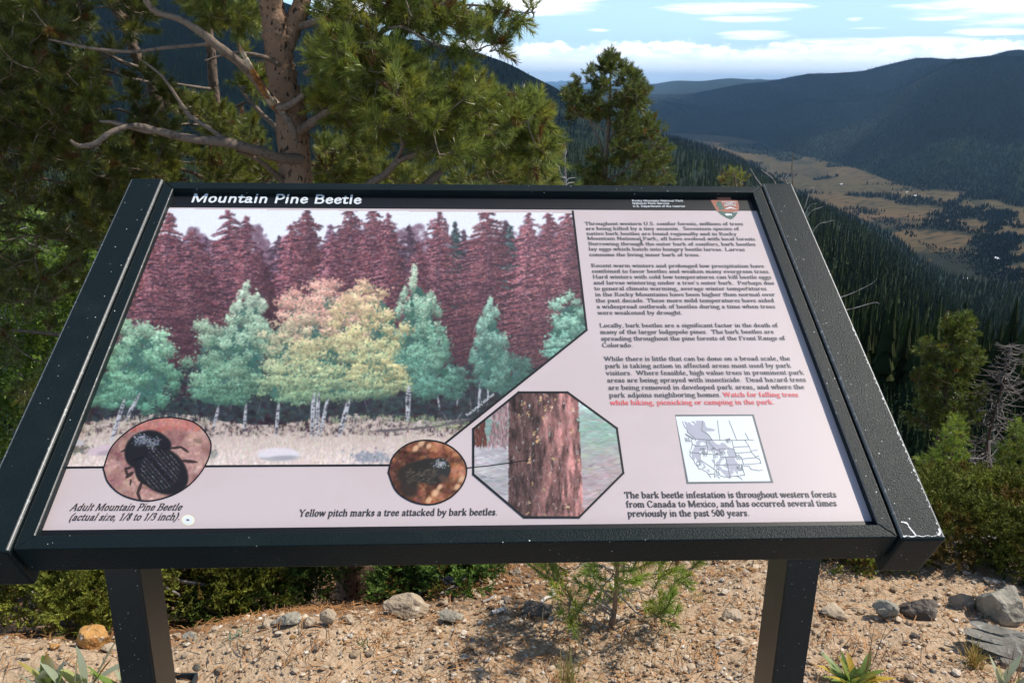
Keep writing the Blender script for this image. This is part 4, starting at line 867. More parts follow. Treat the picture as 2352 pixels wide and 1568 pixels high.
body = [(s, f(xa, ya), f(xb, yb), E1) for f, s, xa, xb, ya, yb in [
 (t1, 'Throughout western U.S. conifer forests, millions of trees', 300, 1655, 430, 432), (t1, 'are being killed by a tiny assassin.  Seventeen species of', 306, 1622, 472, 474), (t1, 'native bark beetles are found regionally and in Rocky', 313, 1600, 515, 519),
 (t1, 'Mountain National Park; all have evolved with local forests.', 320, 1772, 557, 562), (t1, 'Burrowing through the outer bark of conifers, bark beetles', 328, 1762, 603, 607), (t1, 'lay eggs which hatch into hungry beetle larvae. Larvae', 332, 1672, 648, 652), (t1, 'consume the living inner bark of trees.', 338, 1290, 696, 698),
 (t1, 'Recent warm winters and prolonged low precipitation have', 352, 1835, 790, 794), (t1, 'combined to favor beetles and weaken many evergreen trees.', 360, 1887, 838, 841), (t1, 'Hard winters with cold low temperatures can kill beetle eggs', 366, 1897, 887, 889), (t1, 'and larvae wintering under a tree\u2019s outer bark.  Perhaps due', 373, 1922, 937, 939),
 (t1, 'to general climate warming, average winter temperatures', 380, 1857, 987, 988), (t1, 'in the Rocky Mountains have been higher than normal over', 387, 1930, 1038, 1038), (t2, 'the past decade. These more mild temperatures have aided', 180, 1708, 128, 127), (t2, 'a widespread outbreak of beetles during a time when trees', 187, 1717, 180, 179), (t2, 'were weakened by drought.', 195, 925, 233, 232),
 (t2, 'Locally, bark beetles are a significant factor in the death of', 210, 1740, 342, 340), (t2, 'many of the larger lodgepole pines.  The bark beetles are', 217, 1705, 398, 395), (t2, 'spreading throughout the pine forests of the Front Range of', 225, 1802, 455, 450), (t2, 'Colorado.', 233, 498, 512, 511),
 (t2, 'While there is little that can be done on a broad scale, the', 250, 1845, 629, 624), (t2, 'park is taking action in affected areas most used by park', 258, 1853, 689, 685), (t2, 'visitors.  Where feasible, high value trees in prominent park', 267, 1963, 750, 745), (t2, 'areas are being sprayed with insecticide.  Dead hazard trees', 275, 1980, 812, 806), (t2, 'are being removed in developed park areas, and where the', 285, 1965, 875, 868), (t2, 'park adjoins neighboring homes.', 293, 1255, 940, 936)]]
text(body, m_ink)
text([('Watch for falling trees', t2(1270, 936), t2(1915, 934), E1), ('while hiking, picnicking or camping in the park.', t2(302, 1005), t2(1713, 998), E1)], m_red)
text([('The bark beetle infestation is throughout western forests', t3(212, 838), t3(2028, 831), .0122), ('from Canada to Mexico, and has occurred several times', t3(226, 917), t3(2030, 906), .0122), ('previously in the past 500 years.', t3(238, 996), t3(1285, 990), .0122)], m_ink2)
text([('Adult Mountain Pine Beetle', t4(468, 70), t4(1218, 68), .0128), ('(actual size, 1/8 to 1/3 inch).', t4(460, 137), t4(1208, 133), .0128)], m_ink2, slant=.22)
t5 = conv(1150, 1400, .51020); text([('Yellow pitch marks a tree attacked by bark beetles.', t5(85, 1304), t5(1650, 1294), .0128)], m_ink2, slant=.05)
t6 = conv(400, 680, .46769); text([('Mountain Pine Beetle', t6(768, 277), t6(2236, 292), .0310)], m_wht, 'sans', name='title')
t7 = conv(2450, 770, .25510); text([('Rocky Mountain National Park', t7(303, 147), t7(1114, 149), .0068), ('National Park Service', t7(313, 188), t7(892, 190), .0068), ('U.S. Department of the Interior', t7(320, 233), t7(1144, 235), .0068), ('NATIONAL', t7(1715, 164), t7(1945, 164), .0052), ('PARK', t7(1785, 190), t7(1895, 190), .0068), ('SERVICE', t7(1755, 216), t7(1940, 216), .0068)], m_wht, 'sans')
text([('Photo courtesy by Debbie Mason', (1074, 957), (1137, 906), .0062)], m_wht, 'thin')
t8 = conv(2700, 1640, .19774); text([(s, t8(x, y), t8(x+wd, y), .0098) for s, x, y, wd in [('WA', 205, 650, 115), ('MT', 1038, 668, 100), ('OR', 525, 862, 100), ('ID', 748, 862, 70), ('NV', 570, 938, 95), ('UT', 800, 965, 85), ('WY', 935, 930, 105), ('CO', 1235, 996, 100), ('CA', 445, 1128, 95), ('AZ', 832, 1290, 85), ('NM', 1262, 1232, 115)]], m_line, 'thin')
# the pale worn ring by the caption with a life-size beetle in it, and droppings on the print
ring = lambda x, y, r, n=18: [(x+r*math.cos(i*2*math.pi/n), y+r*.8*math.sin(i*2*math.pi/n)) for i in range(n)]
m_yel = printm('worn_ring', (.80, .76, .48)); sheet('worn_spot', [ring(432, 1194, 15)], 1.2e-4, m_yel); sheet('worn_spot', [ring(432, 1194, 12.5)], 2.2e-4, m_wht); sheet('worn_spot', [[(427, 1193), (432, 1191), (436, 1195), (430, 1196)]], 3.2e-4, m_ink)
sheet('dropping', [ring(1473, 559, 2.4, 7), [(1471, 551), (1475, 552), (1476, 556), (1472, 556)]], 8e-4, m_ink); sheet('dropping', [ring(1718, 658, 4.5, 8)], 8e-4, printm('pale_dropping', (.5, .42, .38)))
# ------------------------------------------------------------------ vegetation
def nrm(v): return v/(np.linalg.norm(v, axis=-1, keepdims=True)+1e-12)
def needle_tmpl(L, n, nl, wd, a0=68, a1=24, seed=0):
    r = np.random.default_rng(seed); t = r.uniform(.08, 1, n)**.85; az = r.random(n)*6.283; an = np.radians(lerp(a0, a1, t)+r.normal(0, 9, n))
    d = np.stack([np.sin(an)*np.cos(az), np.sin(an)*np.sin(az), np.cos(an)], -1); b = np.stack([0*t, 0*t, t*L], -1)
    p = nrm(np.cross(d, r.normal(size=(n, 3)))); l = nl*r.uniform(.75, 1.12, n)*lerp(1., .82, t)
    bend = nrm(np.cross(p, d))*(l*r.normal(0, .08, n))[:, None]
    return np.stack([b-p*wd/2, b+p*wd/2, b+d*l[:, None]+bend], 1)
def scale_tmpl(L, n, nl, wd, seed=0):                   # juniper spray: short scales along a few side twigs
    r = np.random.default_rng(seed); out = []
    for j in range(5):
        az = r.random()*6.283; an = np.radians(r.uniform(10, 55) if j else 3); ax = np.array([math.sin(an)*math.cos(az), math.sin(an)*math.sin(az), math.cos(an)]); st = np.array([0, 0, L*(.15*j if j else 0)]); ll = L*(1-.13*j)
        q = n//5; t = r.uniform(.1, 1, q); d = nrm(ax+r.normal(0, .55, (q, 3))); b = st+ax*(t*ll)[:, None]; p = nrm(np.cross(d, r.normal(size=(q, 3)))); l = nl*r.uniform(.7, 1.2, q)
        out.append(np.stack([b-p*wd/2, b+p*wd/2, b+d*l[:, None]], 1))
    return np.concatenate(out)
def leaf_tmpl(L, n, s, seed=0):                        # twig with flat leaves, two triangles each
    r = np.random.default_rng(seed); t = r.uniform(.1, 1, n); d = nrm(r.normal(size=(n, 3))+[0, 0, .5]); b = np.stack([r.normal(0, .01, n), r.normal(0, .01, n), t*L], -1)+d*.02
    p = nrm(np.cross(d, r.normal(size=(n, 3)))); l = s*r.uniform(.7, 1.2, n)[:, None]
    m1 = b+d*l*.45+p*l*.36; m2 = b+d*l*.45-p*l*.36; tp = b+d*l
    return np.concatenate([np.stack([b, m1, tp], 1), np.stack([b, tp, m2], 1)])
def place(tm, pos, dr, sc, col):                       # instances of triangle sets: positions, axis directions, scales, colours
    pick = rng.integers(0, len(tm), len(pos)); z = nrm(dr); x = nrm(np.cross(z, rng.normal(size=z.shape))); y = np.cross(z, x); Rm = np.stack([x, y, z], -1)
    vs, cs = [], []
    for i, T_ in enumerate(tm):
        ii = np.nonzero(pick == i)[0]
        if not len(ii): continue
        V = np.einsum('nij,tkj->ntki', Rm[ii], T_)*sc[ii, None, None, None]+pos[ii, None, None]
        c = np.broadcast_to(col[ii, None, None], V.shape)*rng.uniform(.72, 1.28, V.shape[:2])[..., None, None]
        vs.append(V.reshape(-1, 3)); cs.append(c.reshape(-1, 3))
    V = np.concatenate(vs); return V, np.arange(len(V)).reshape(-1, 3), np.concatenate(cs)
def px_depth(P): return (P-CAM)@FWD
def limb(rows, k=6, sides=9, knob=.06):                # rows: picture x, y, world Y, thickness in picture pixels
    A = spline(np.array(rows, float), k); P = at(A[:, 0], A[:, 1], A[:, 2]); r = A[:, 3]/2*px_depth(P)/FPX
    r = r*(1+knob*rng.normal(size=len(r))); V, F = tube(P, r, sides)
    jit_ = 1+.05*np.repeat(rng.normal(size=len(P)), sides)[:, None]*0; return P, r, V, F
def inpoly(x, y, poly):
    poly = np.array(poly, float); r = np.zeros(np.shape(x), bool); n = len(poly)
    for i in range(n):
        (xa, ya), (xb, yb) = poly[i], poly[(i+1) % n]
        r ^= ((ya > y) != (yb > y)) & (x < (xb-xa)*(y-ya)/(yb-ya+1e-12)+xa)
    return r
def fill(poly, n, Y0, Y1, gap=-.2, fs=.018, seed=1):   # shoot positions filling the space behind a picture outline
    poly = np.array(poly, float); out = []; lo, hi = poly.min(0), poly.max(0)
    while sum(map(len, out)) < n:
        x = rng.uniform(lo[0], hi[0], n*2); y = rng.uniform(lo[1], hi[1], n*2); k_ = inpoly(x, y, poly) & (fbm(x*fs, y*fs, 3, seed) > gap); x, y = x[k_], y[k_]
        out.append(at(x, y, lerp(Y0, Y1, .5+.5*np.clip(rng.normal(0, .5, len(x)), -1, 1))))
    return np.concatenate(out)[:n]
def grow(Q, P, r0=.0045, nsh=4, L=.1, up=.35, along=2):
    """twigs from the limb nodes Q to every target in P; returns twig tubes and shoots (position, direction)"""
    nodes = np.array(Q); order = np.argsort(((P[:, None]-nodes[None, ::3])**2).sum(-1).min(1)); tv, S, D = [], [], []
    for i in order:
        p = P[i]; dd = np.linalg.norm(nodes-p, axis=1); n0 = nodes[np.argmin(dd+.25*np.maximum(0, nodes[:, 2]-p[2]))]; v = p-n0; l = np.linalg.norm(v)+1e-6
        if l < .02: v = rng.normal(size=3)*.05; l = np.linalg.norm(v)
        c = n0+v*.5+np.array([0, 0, -.10*l])+rng.normal(0, .10*l, 3); t = np.linspace(0, 1, 5)[:, None]; C = (1-t)**2*n0+2*t*(1-t)*c+t*t*p
        rr_ = lerp(min(r0*(.6+1.3*l), .011), .0016, np.linspace(0, 1, 5)); tv.append(tube(C, rr_, 4)); nodes = np.vstack([nodes, C[1:]])
        e = nrm(C[-1]-C[-3]); q = rng.integers(max(1, nsh-1), nsh+2)
        for j in range(q): S.append(p+rng.normal(0, .006, 3)); D.append(nrm(e+np.array([0, 0, up])+rng.normal(0, .55 if j else .2, 3)))
        for j in range(along):
            if l > .12: a_ = rng.uniform(.45, .95); S.append(lerp(C[2], C[4], a_)); D.append(nrm(e*.6+np.array([0, 0, up])+rng.normal(0, .7, 3)))
    return join(tv), np.array(S), np.array(D)
def bark_fn(dark, gx_, gz_, lo, hi):
    def f(t, k, tc, c, mix):
        mp = t.nodes.new('ShaderNodeMapping'); mp.inputs['Scale'].default_value = (gx_, gx_, gz_); t.links.new(tc, mp.inputs[0])
        c = mix(c, k.sm(k.noise(mp.outputs[0], 1., 2, .4), lo, hi), dark); c = mix(c, k.sm(k.noise(tc, 6, 4), .5, .75, 0, .6), (.13, .105, .085))
        return mix(c, k.sm(k.noise(tc, 70, 3), .5, .72, 0, .45), (.24, .18, .13))
    return f
m_bark = material('pine_bark', (.275, .172, .115), .9, .15, fn=bark_fn((.035, .028, .024), 75, 38, .61, .64), bump=[(90, .5, .01), (25, .5, .02)])
m_limb = material('limb_bark', (.205, .158, .125), .9, .15, fn=bark_fn((.12, .095, .078), 60, 60, .56, .66), bump=[(80, .6, .008)])
m_twig = material('twig_bark', (.16, .115, .075), .9, .1, n1=(30, 3, .4, .7, (.27, .22, .17)))
m_need = material('pine_needles', (1, 1, 1), .36, .5, attr=True, transl=.36)
m_jun = material('juniper_foliage', (1, 1, 1), .6, .25, attr=True, transl=.2)
m_leaf = material('green_leaf', (1, 1, 1), .45, .4, attr=True, transl=.42)
m_dead = material('dead_wood', (.36, .33, .30), .9, .1, n1=(40, 3, .4, .65, (.19, .165, .15)), bump=(120, .5, .006))
m_dead2 = material('bleached_wood', (.60, .57, .53), .85, .1, n1=(30, 3, .45, .7, (.35, .32, .29)))
m_split = material('splintered_wood', (.40, .19, .06), .8, .2, n1=(60, 3, .4, .6, (.16, .07, .03)), n2=(15, 3, .5, .62, (.5, .42, .32)))
NT = [needle_tmpl(.066, 80, .039, .0024, 72, 20, seed=i) for i in range(6)]
GREEN = np.array([.215, .255, .05])
def tints(n, base=GREEN, brown=.04, yel=.25):
    c = base*rng.uniform(.65, 1.25, n)[:, None]; y = rng.random(n) < yel; c[y] *= [1.35, 1.15, .9]; b = rng.random(n) < brown; c[b] = np.array([.17, .075, .022])*rng.uniform(.6, 1.2, b.sum())[:, None]; return c
def needles(parent, S, D, sc=1., tm=NT, base=GREEN, mat=m_need, name='needles', brown=.04, yel=.25):
    V, F, C = place(tm, S, D, sc*rng.uniform(.75, 1.15, len(S)), tints(len(S), base, brown, yel)); return mesh(name, V, F, mat, parent, col=C)
def stems(S, D, L): # short woody axes inside the shoots
    return join([tube(np.array([s, s+d*L*.45, s+d*L*.85]), [.0016, .0014, .0009], 3) for s, d in zip(S, D)])
def pine(label, base, trunk_rows, limb_rows, masses, Lc=1., sides=12, tm=NT, twigs=.0040, nsh=5, along=2, brown=.04, base_c=GREEN, mats=(None, None), group='pine trees', extra=None, yel=.25, fs=.018):
    t = thing('pine_tree', label, 'tree', base, group); Q = []
    for i, rw in enumerate(trunk_rows):
        P, r, V, F = limb(rw, 9, sides, .03)
        if sides > 9: V = V+(.05*r.mean())*np.repeat(rng.normal(size=(len(V), 1)), 3, 1)*nrm(V-np.repeat(P, sides, 0))
        mesh('trunk', V, F, mats[0] or m_bark, t, smooth=True); Q.append(P)
    for rw in limb_rows:
        P, r, V, F = limb(rw, 6, 9); mesh('limb', V, F, mats[1] or m_limb, t, smooth=True); Q.append(P)
    Q = np.concatenate(Q); S_all, D_all, TW = [], [], []
    for (poly, n, Y0, Y1, gap, sd) in masses:
        P = fill(poly, n, Y0, Y1, gap, fs, seed=sd) if not isinstance(poly, np.ndarray) else poly
        tw, S, D = grow(Q, P, twigs, nsh, .1, along=along); TW.append(tw); S_all.append(S); D_all.append(D)
    S = np.concatenate(S_all); D = np.concatenate(D_all); TW.append(stems(S, D, .075*Lc))
    V, F = join(TW); mesh('twigs', V, F, m_twig, t); needles(t, S, D, Lc, tm, base_c, brown=brown, yel=yel); return t
gb = lambda x, y: (x, y, float(gz(x, y)))
# the big pine
b0 = at(828, 1385, 2.25); b0[2] = gz(b0[0], b0[1])
B = at(826, 1420, 2.25)
pine('large pine with thick pinkish dark-flecked trunk rising behind the sign', b0,
 [[(832, 1450, 2.25, 112), (822, 1360, 2.25, 98), (775, 1000, 2.25, 86), (720, 640, 2.25, 78), (690, 470, 2.25, 74), (679, 400, 2.25, 72), (670, 273, 2.25, 73), (652, 200, 2.25, 68), (642, 137, 2.25, 64), (634, 60, 2.25, 66), (622, 0, 2.25, 52), (600, -160, 2.2, 40), (590, -420, 2.2, 26), (600, -760, 2.2, 10)],
  [(655, 110, 2.25, 40), (672, 60, 2.26, 44), (692, 10, 2.27, 40), (715, -120, 2.3, 32), (760, -380, 2.3, 20), (770, -620, 2.3, 8)]],
 [[(690, 366, 2.2, 26), (640, 362, 2.1, 24), (585, 345, 2.02, 25), (521, 328, 1.95, 23), (439, 319, 1.9, 20), (366, 302, 1.85, 17), (325, 291, 1.83, 15), (300, 290, 1.8, 13), (275, 296, 1.78, 12), (249, 308, 1.76, 13), (217, 331, 1.74, 12), (182, 335, 1.72, 10), (161, 322, 1.7, 6)],
  [(372, 303, 1.86, 13), (335, 301, 1.84, 12), (295, 291, 1.84, 11), (258, 281, 1.84, 9), (228, 279, 1.83, 5)],
  [(655, 255, 2.22, 28), (630, 240, 2.15, 25), (571, 164, 2.08, 23), (498, 105, 2.0, 22), (463, 76, 1.98, 18), (410, 44, 1.95, 15), (360, 29, 1.92, 13), (331, -5, 1.9, 12), (300, -90, 1.88, 7)],
  [(530, 330, 1.96, 12), (518, 322, 1.98, 11), (476, 292, 2.02, 10), (434, 264, 2.05, 10), (410, 229, 2.06, 8), (378, 182, 2.08, 7), (352, 158, 2.1, 6), (325, 138, 2.1, 3)],
  [(660, 430, 2.24, 16), (642, 410, 2.2, 15), (600, 372, 2.1, 12), (570, 356, 2.05, 10), (545, 348, 2., 5)],
  [(660, 340, 2.3, 13), (640, 300, 2.4, 12), (610, 270, 2.5, 11), (570, 228, 2.6, 9), (545, 190, 2.7, 6)],
  [(640, 150, 2.2, 11), (609, 132, 2.15, 10), (560, 122, 2.1, 8), (527, 123, 2.08, 6), (470, 140, 2.05, 4)],
  [(500, 104, 2.02, 8), (469, 103, 2., 8), (380, 110, 1.95, 8), (308, 119, 1.9, 8), (234, 114, 1.86, 8), (176, 105, 1.84, 7), (110, 90, 1.8, 4)],
  [(690, 300, 2.2, 24), (713, 284, 2.15, 22), (745, 262, 2.05, 17), (790, 232, 1.98, 15), (850, 205, 1.95, 13), (930, 190, 1.95, 10), (1010, 175, 1.95, 8), (1090, 160, 1.95, 5)],
  [(720, 560, 2.25, 20), (770, 500, 2.15, 19), (848, 424, 2.05, 18), (882, 403, 2.02, 17), (916, 369, 2., 16), (950, 357, 2., 15), (1001, 345, 2., 14), (1053, 325, 2.02, 13), (1087, 318, 2.05, 11), (1160, 290, 2.1, 8), (1230, 250, 2.1, 5)],
  [(905, 378, 2.02, 10), (925, 335, 1.95, 9), (918, 300, 1.9, 7), (960, 270, 1.9, 5)],
  [(730, 640, 2.22, 20), (900, 640, 2., 16), (1080, 620, 1.8, 12), (1250, 600, 1.65, 8)],
  [(960, 440, 2.2, 18), (1000, 405, 2.25, 17), (1020, 385, 2.3, 15), (1060, 370, 2.35, 12), (1120, 360, 2.4, 9), (1200, 340, 2.4, 6)],
  [(690, 60, 2.25, 18), (760, 45, 2.15, 15), (850, 40, 2.05, 13), (930, 30, 2., 12), (1001, 17, 2., 11), (1060, -10, 2., 8), (1120, -40, 2., 5)],
  [(700, 170, 2.2, 14), (780, 130, 2.1, 11), (850, 90, 2., 9), (916, 62, 1.95, 7), (977, 92, 1.92, 6), (1018, 109, 1.9, 5), (1087, 116, 1.9, 4), (1120, 105, 1.9, 3)],
  [(1000, 18, 2., 6), (1080, 12, 1.95, 5), (1150, 20, 1.92, 4), (1200, 30, 1.9, 3), (1232, 28, 1.9, 2)],
  [(630, -120, 2.2, 20), (480, -190, 2., 15), (300, -250, 1.9, 11), (120, -270, 1.8, 7)], [(600, -200, 2.2, 18), (720, -300, 1.9, 13), (860, -330, 1.8, 8)], [(640, -60, 2.25, 16), (560, -110, 2.7, 12), (470, -130, 3.1, 7)]],
 [([(735, 230), (800, 170), (860, 140), (905, 120), (960, 170), (1010, 190), (1090, 195), (1125, 230), (1180, 245), (1225, 235), (1255, 265), (1255, 330), (1262, 360), (1240, 395), (1180, 345), (1080, 355), (1000, 360), (900, 320), (800, 300), (735, 270)], 480, 1.6, 2.6, -.30, 4),
  ([(735, 130), (780, 90), (850, 90), (905, 110), (930, 150), (900, 230), (800, 265), (728, 250)], 130, 1.7, 2.3, -.28, 5), ([(715, 130), (740, 110), (745, 260), (716, 250)], 16, 2.3, 2.7, -.3, 55),
  ([(735, 320), (900, 345), (1050, 385), (1190, 375), (1260, 410), (1270, 430), (740, 430)], 190, 2.4, 3.2, -.03, 6),
  ([(735, -60), (1000, -60), (1040, 20), (950, 62), (850, 52), (745, 80)], 115, 1.8, 2.4, -.2, 7), ([(1000, 15), (1090, 10), (1125, 55), (1060, 85), (985, 80)], 26, 1.8, 2.1, -.1, 8),
  (np.vstack([at(np.array([1225, 1205, 1185, 1155, 1145, 1130, 1110, 1140, 1095, 1070, 1045, 1020, 990, 1130, 1165]), np.array([32, 30, 40, 32, 100, 104, 96, 112, 120, 124, 108, 122, 102, 60, 22]), np.full(15, 1.9))]), 15, 0, 0, 0, 0),
  ([(1010, 470), (1330, 470), (1400, 640), (1250, 860), (1020, 780)], 190, 1.42, 1.98, -.4, 71), ([(1000, 480), (1450, 480), (1500, 700), (1300, 900), (1000, 850)], 170, 2.0, 2.8, -.4, 72),  # foliage hidden by the sign, added to shade the ground behind the crest
  ([(430, -40), (595, -40), (590, 50), (560, 70), (490, 55), (440, 30)], 55, 2.5, 3.0, -.1, 9), ([(545, 130), (600, 120), (605, 200), (575, 215), (550, 180)], 16, 2.4, 2.8, -.2, 10),
  ([(-250, -560), (500, -760), (820, -520), (900, -120), (-250, -90)], 620, 1.2, 3.2, -.3, 13)], brown=.05)
# its broken, orange-splintered limb
big = [o for o in SC.objects if o.name == 'pine_tree'][0]
P, r, V, F = limb([(548, 98, 1.9, 3), (556, 118, 1.92, 9), (572, 148, 1.95, 13), (592, 185, 2.0, 15), (615, 222, 2.06, 17), (634, 244, 2.13, 22)], 6, 8, .12); props(mesh('limb', V, F, m_split, big), 'broken limb with orange splintered wood')
P, r, V, F = limb([(634, 244, 2.12, 18), (655, 246, 2.08, 17), (680, 232, 2.05, 15), (700, 215, 2.02, 12)], 6, 8); mesh('limb', V, F, m_limb, big, smooth=True)
P, r, V, F = limb([(640, 250, 2.13, 15), (662, 275, 2.12, 17), (675, 305, 2.12, 15), (680, 330, 2.14, 10)], 6, 8); mesh('limb', V, F, m_limb, big, smooth=True)
m_bark2 = material('old_pine_bark', (.155, .108, .08), .9, .1, fn=bark_fn((.04, .032, .028), 60, 30, .55, .64), bump=[(60, .6, .012)])
# two slimmer pines further back on the left
Y2 = 3.3
pine('leaning pine with dull brown trunk, left of the two slim ones behind the sign', gb(float(at(575, 1250, Y2)[0]), Y2),
 [[(575, 1380, Y2, 46), (500, 900, Y2, 38), (420, 560, Y2, 34), (390, 410, Y2, 30), (381, 322, Y2, 28), (369, 293, Y2, 27), (360, 234, Y2, 27), (346, 182, Y2, 26), (316, 132, Y2, 26), (299, 88, Y2, 24), (281, 44, Y2, 23), (261, 0, Y2, 22), (235, -200, Y2, 14), (230, -420, Y2, 7)]],
 [[(385, 330, Y2, 11), (340, 305, 3.2, 9), (300, 262, 3.15, 8), (270, 250, 3.1, 5)], [(350, 190, Y2, 8), (290, 178, 3.1, 7), (240, 160, 3., 5), (180, 172, 2.9, 4)], [(335, 160, Y2, 10), (280, 142, 3., 9), (240, 120, 2.9, 6), (200, 112, 2.8, 4)], [(450, 640, Y2, 14), (330, 600, 3., 11), (200, 560, 2.8, 8), (60, 540, 2.6, 5)],
  [(400, 430, Y2, 12), (280, 400, 3., 9), (150, 420, 2.8, 7), (0, 380, 2.7, 5)], [(470, 760, Y2, 14), (320, 780, 3., 11), (160, 770, 2.8, 9), (0, 755, 2.6, 6)], [(490, 830, Y2, 14), (300, 880, 2.9, 10), (140, 960, 2.7, 8), (40, 1080, 2.6, 7), (-30, 1200, 2.5, 4)]],
 [([(-60, -20), (110, -10), (190, 110), (220, 210), (240, 330), (190, 400), (60, 360), (-60, 330)], 240, 2.0, 2.8, -.35, 12), ([(-60, 60), (120, 110), (200, 200), (260, 300), (330, 420), (280, 560), (120, 560), (0, 540), (-60, 500)], 300, 2.3, 3.4, -.3, 14), ([(-60, 540), (210, 560), (240, 640), (100, 720), (-60, 700)], 70, 2.5, 3.2, -.2, 15), ([(-40, 740), (150, 760), (110, 900), (-40, 960)], 16, 2.4, 2.8, -.1, 16),
  ([(100, -80), (330, -80), (250, 60), (190, 80), (120, 30)], 60, 2.6, 3.6, -.1, 17), ([(205, 110), (270, 120), (262, 180), (210, 190)], 14, 2.9, 3.3, -.2, 19), ([(240, -60), (330, -60), (330, 70), (270, 80)], 30, 2.5, 3.1, -.3, 24), ([(290, 150), (360, 170), (400, 250), (380, 330), (300, 300)], 36, 2.5, 3.0, -.2, 25), ([(-300, 100), (-20, 100), (-20, 600), (-300, 600)], 120, 2., 3., -.3, 18)], brown=.06, base_c=GREEN*.62, mats=(m_bark2, m_limb))
Y3 = 3.6
pine('slim straight pine between the thick trunk and the leaning one', gb(float(at(672, 1250, Y3)[0]), Y3),
 [[(690, 1400, Y3, 60), (670, 1300, Y3, 54), (610, 900, Y3, 40), (545, 560, Y3, 30), (519, 410, Y3, 25), (516, 381, Y3, 24), (504, 293, Y3, 23), (495, 234, Y3, 22), (489, 176, Y3, 22), (483, 103, Y3, 21), (469, 23, Y3, 20), (455, -140, Y3, 14), (450, -330, Y3, 7)]],
 [[(505, 300, Y3, 9), (470, 290, 3.5, 8), (430, 285, 3.4, 6), (400, 290, 3.3, 4)], [(498, 262, Y3, 8), (530, 250, 3.5, 7), (565, 235, 3.4, 5)], [(492, 205, Y3, 7), (450, 200, 3.5, 6), (405, 192, 3.4, 4)], [(505, 330, Y3, 8), (560, 320, 3.5, 7), (600, 330, 3.4, 4)], [(530, 470, Y3, 12), (610, 420, 3.4, 9), (640, 370, 3.3, 6)], [(525, 450, Y3, 12), (450, 400, 3.4, 9), (380, 380, 3.3, 6)]],
 [([(395, 215), (440, 225), (490, 250), (560, 270), (600, 300), (640, 350), (640, 425), (540, 425), (560, 340), (470, 310), (400, 280)], 120, 3.0, 4., -.12, 20), ([(270, 330), (420, 340), (560, 380), (560, 425), (200, 430)], 130, 2.6, 3.8, -.2, 21), ([(330, -60), (520, -60), (470, 20), (400, 10)], 36, 3.2, 4., -.1, 22), ([(720, 330), (860, 380), (860, 425), (720, 425)], 40, 3.2, 4., -.1, 23)], brown=.06, base_c=GREEN*.8, mats=(m_bark2, m_limb))

# pines further off
NT2 = [needle_tmpl(.11, 44, .052, .0050, seed=20+i) for i in range(5)]
c4 = lambda P: [(1263.3+(620+(x-620)*.92 if x > 620 else x)*.21973, 86.1+y*.21973) for x, y in P]
Y4 = 9.0
def rows(P, Y, w0, w1): return [(x, y, Y, lerp(w0, w1, i/(len(P)-1))) for i, (x, y) in enumerate(P)]
pine('tall young pine standing alone against the sky behind the middle of the sign', gb(float(at(1385, 900, Y4)[0]), Y4),
 [rows(c4([(540, 3300), (555, 2300), (570, 1540), (590, 1200), (615, 900), (630, 700), (632, 400), (655, 115)]), Y4, 17, 2)],
 [rows(c4([(570, 1450), (545, 1200), (515, 1080), (430, 900), (390, 700), (350, 620)]), 8.9, 7, 2), rows(c4([(600, 1500), (800, 1380), (900, 1280), (1050, 1200), (1180, 1050)]), 8.8, 6, 2), rows(c4([(610, 1100), (700, 950), (780, 750), (800, 600), (790, 380)]), 9.1, 5, 2), rows(c4([(610, 1300), (800, 1180), (950, 1120), (1150, 1020)]), 9.2, 4, 1.5), rows(c4([(560, 1350), (430, 1290), (260, 1300)]), 9., 3, 1.5), rows(c4([(620, 800), (480, 700), (420, 450)]), 9., 3, 1.5), rows(c4([(610, 1000), (420, 880), (230, 800)]), 8.8, 3, 1.5)],
 [(c4([(655, 150), (690, 190), (740, 270), (720, 350), (670, 400), (600, 400), (545, 330), (550, 280), (600, 200)]), 40, 8.8, 9.2, -.2, 30), (c4([(780, 330), (850, 350), (960, 430), (1000, 520), (1050, 620), (960, 760), (1080, 830), (1090, 900), (1240, 960), (1230, 1060), (900, 1100), (660, 1000), (640, 720), (740, 560), (730, 450)]), 210, 8.5, 9.6, -.12, 37),
  (c4([(360, 380), (430, 350), (480, 420), (600, 460), (610, 700), (560, 900), (420, 800), (220, 850), (210, 780), (300, 720), (170, 640), (260, 500)]), 130, 8.6, 9.4, -.06, 32), (c4([(640, 1100), (900, 1120), (1180, 1100), (1290, 1200), (1220, 1300), (1310, 1420), (1230, 1545), (900, 1545), (820, 1350), (650, 1340)]), 140, 8.4, 9.6, -.06, 33), (c4([(330, 1150), (500, 1160), (540, 1300), (500, 1420), (350, 1545), (260, 1545), (250, 1290)]), 26, 8.6, 9.2, -.1, 34), (c4([(400, 1480), (560, 1440), (760, 1480), (740, 1560), (400, 1560)]), 22, 8.6, 9.2, -.2, 36),
  (c4([(300, 1560), (1250, 1560), (1150, 3000), (300, 3000)]), 120, 8.2, 9.8, -.1, 35)], Lc=1., sides=8, tm=NT2, twigs=.0025, nsh=6, along=0, fs=.045, brown=.06, base_c=np.array([.135, .17, .034]), yel=.12, mats=(m_limb, m_limb))
c5 = lambda P: [(2009.8+x*.31141, 660.3+y*.31141) for x, y in P]
Y5 = 10.5
NT3 = [needle_tmpl(.12, 40, .055, .0065, seed=40+i) for i in range(5)]
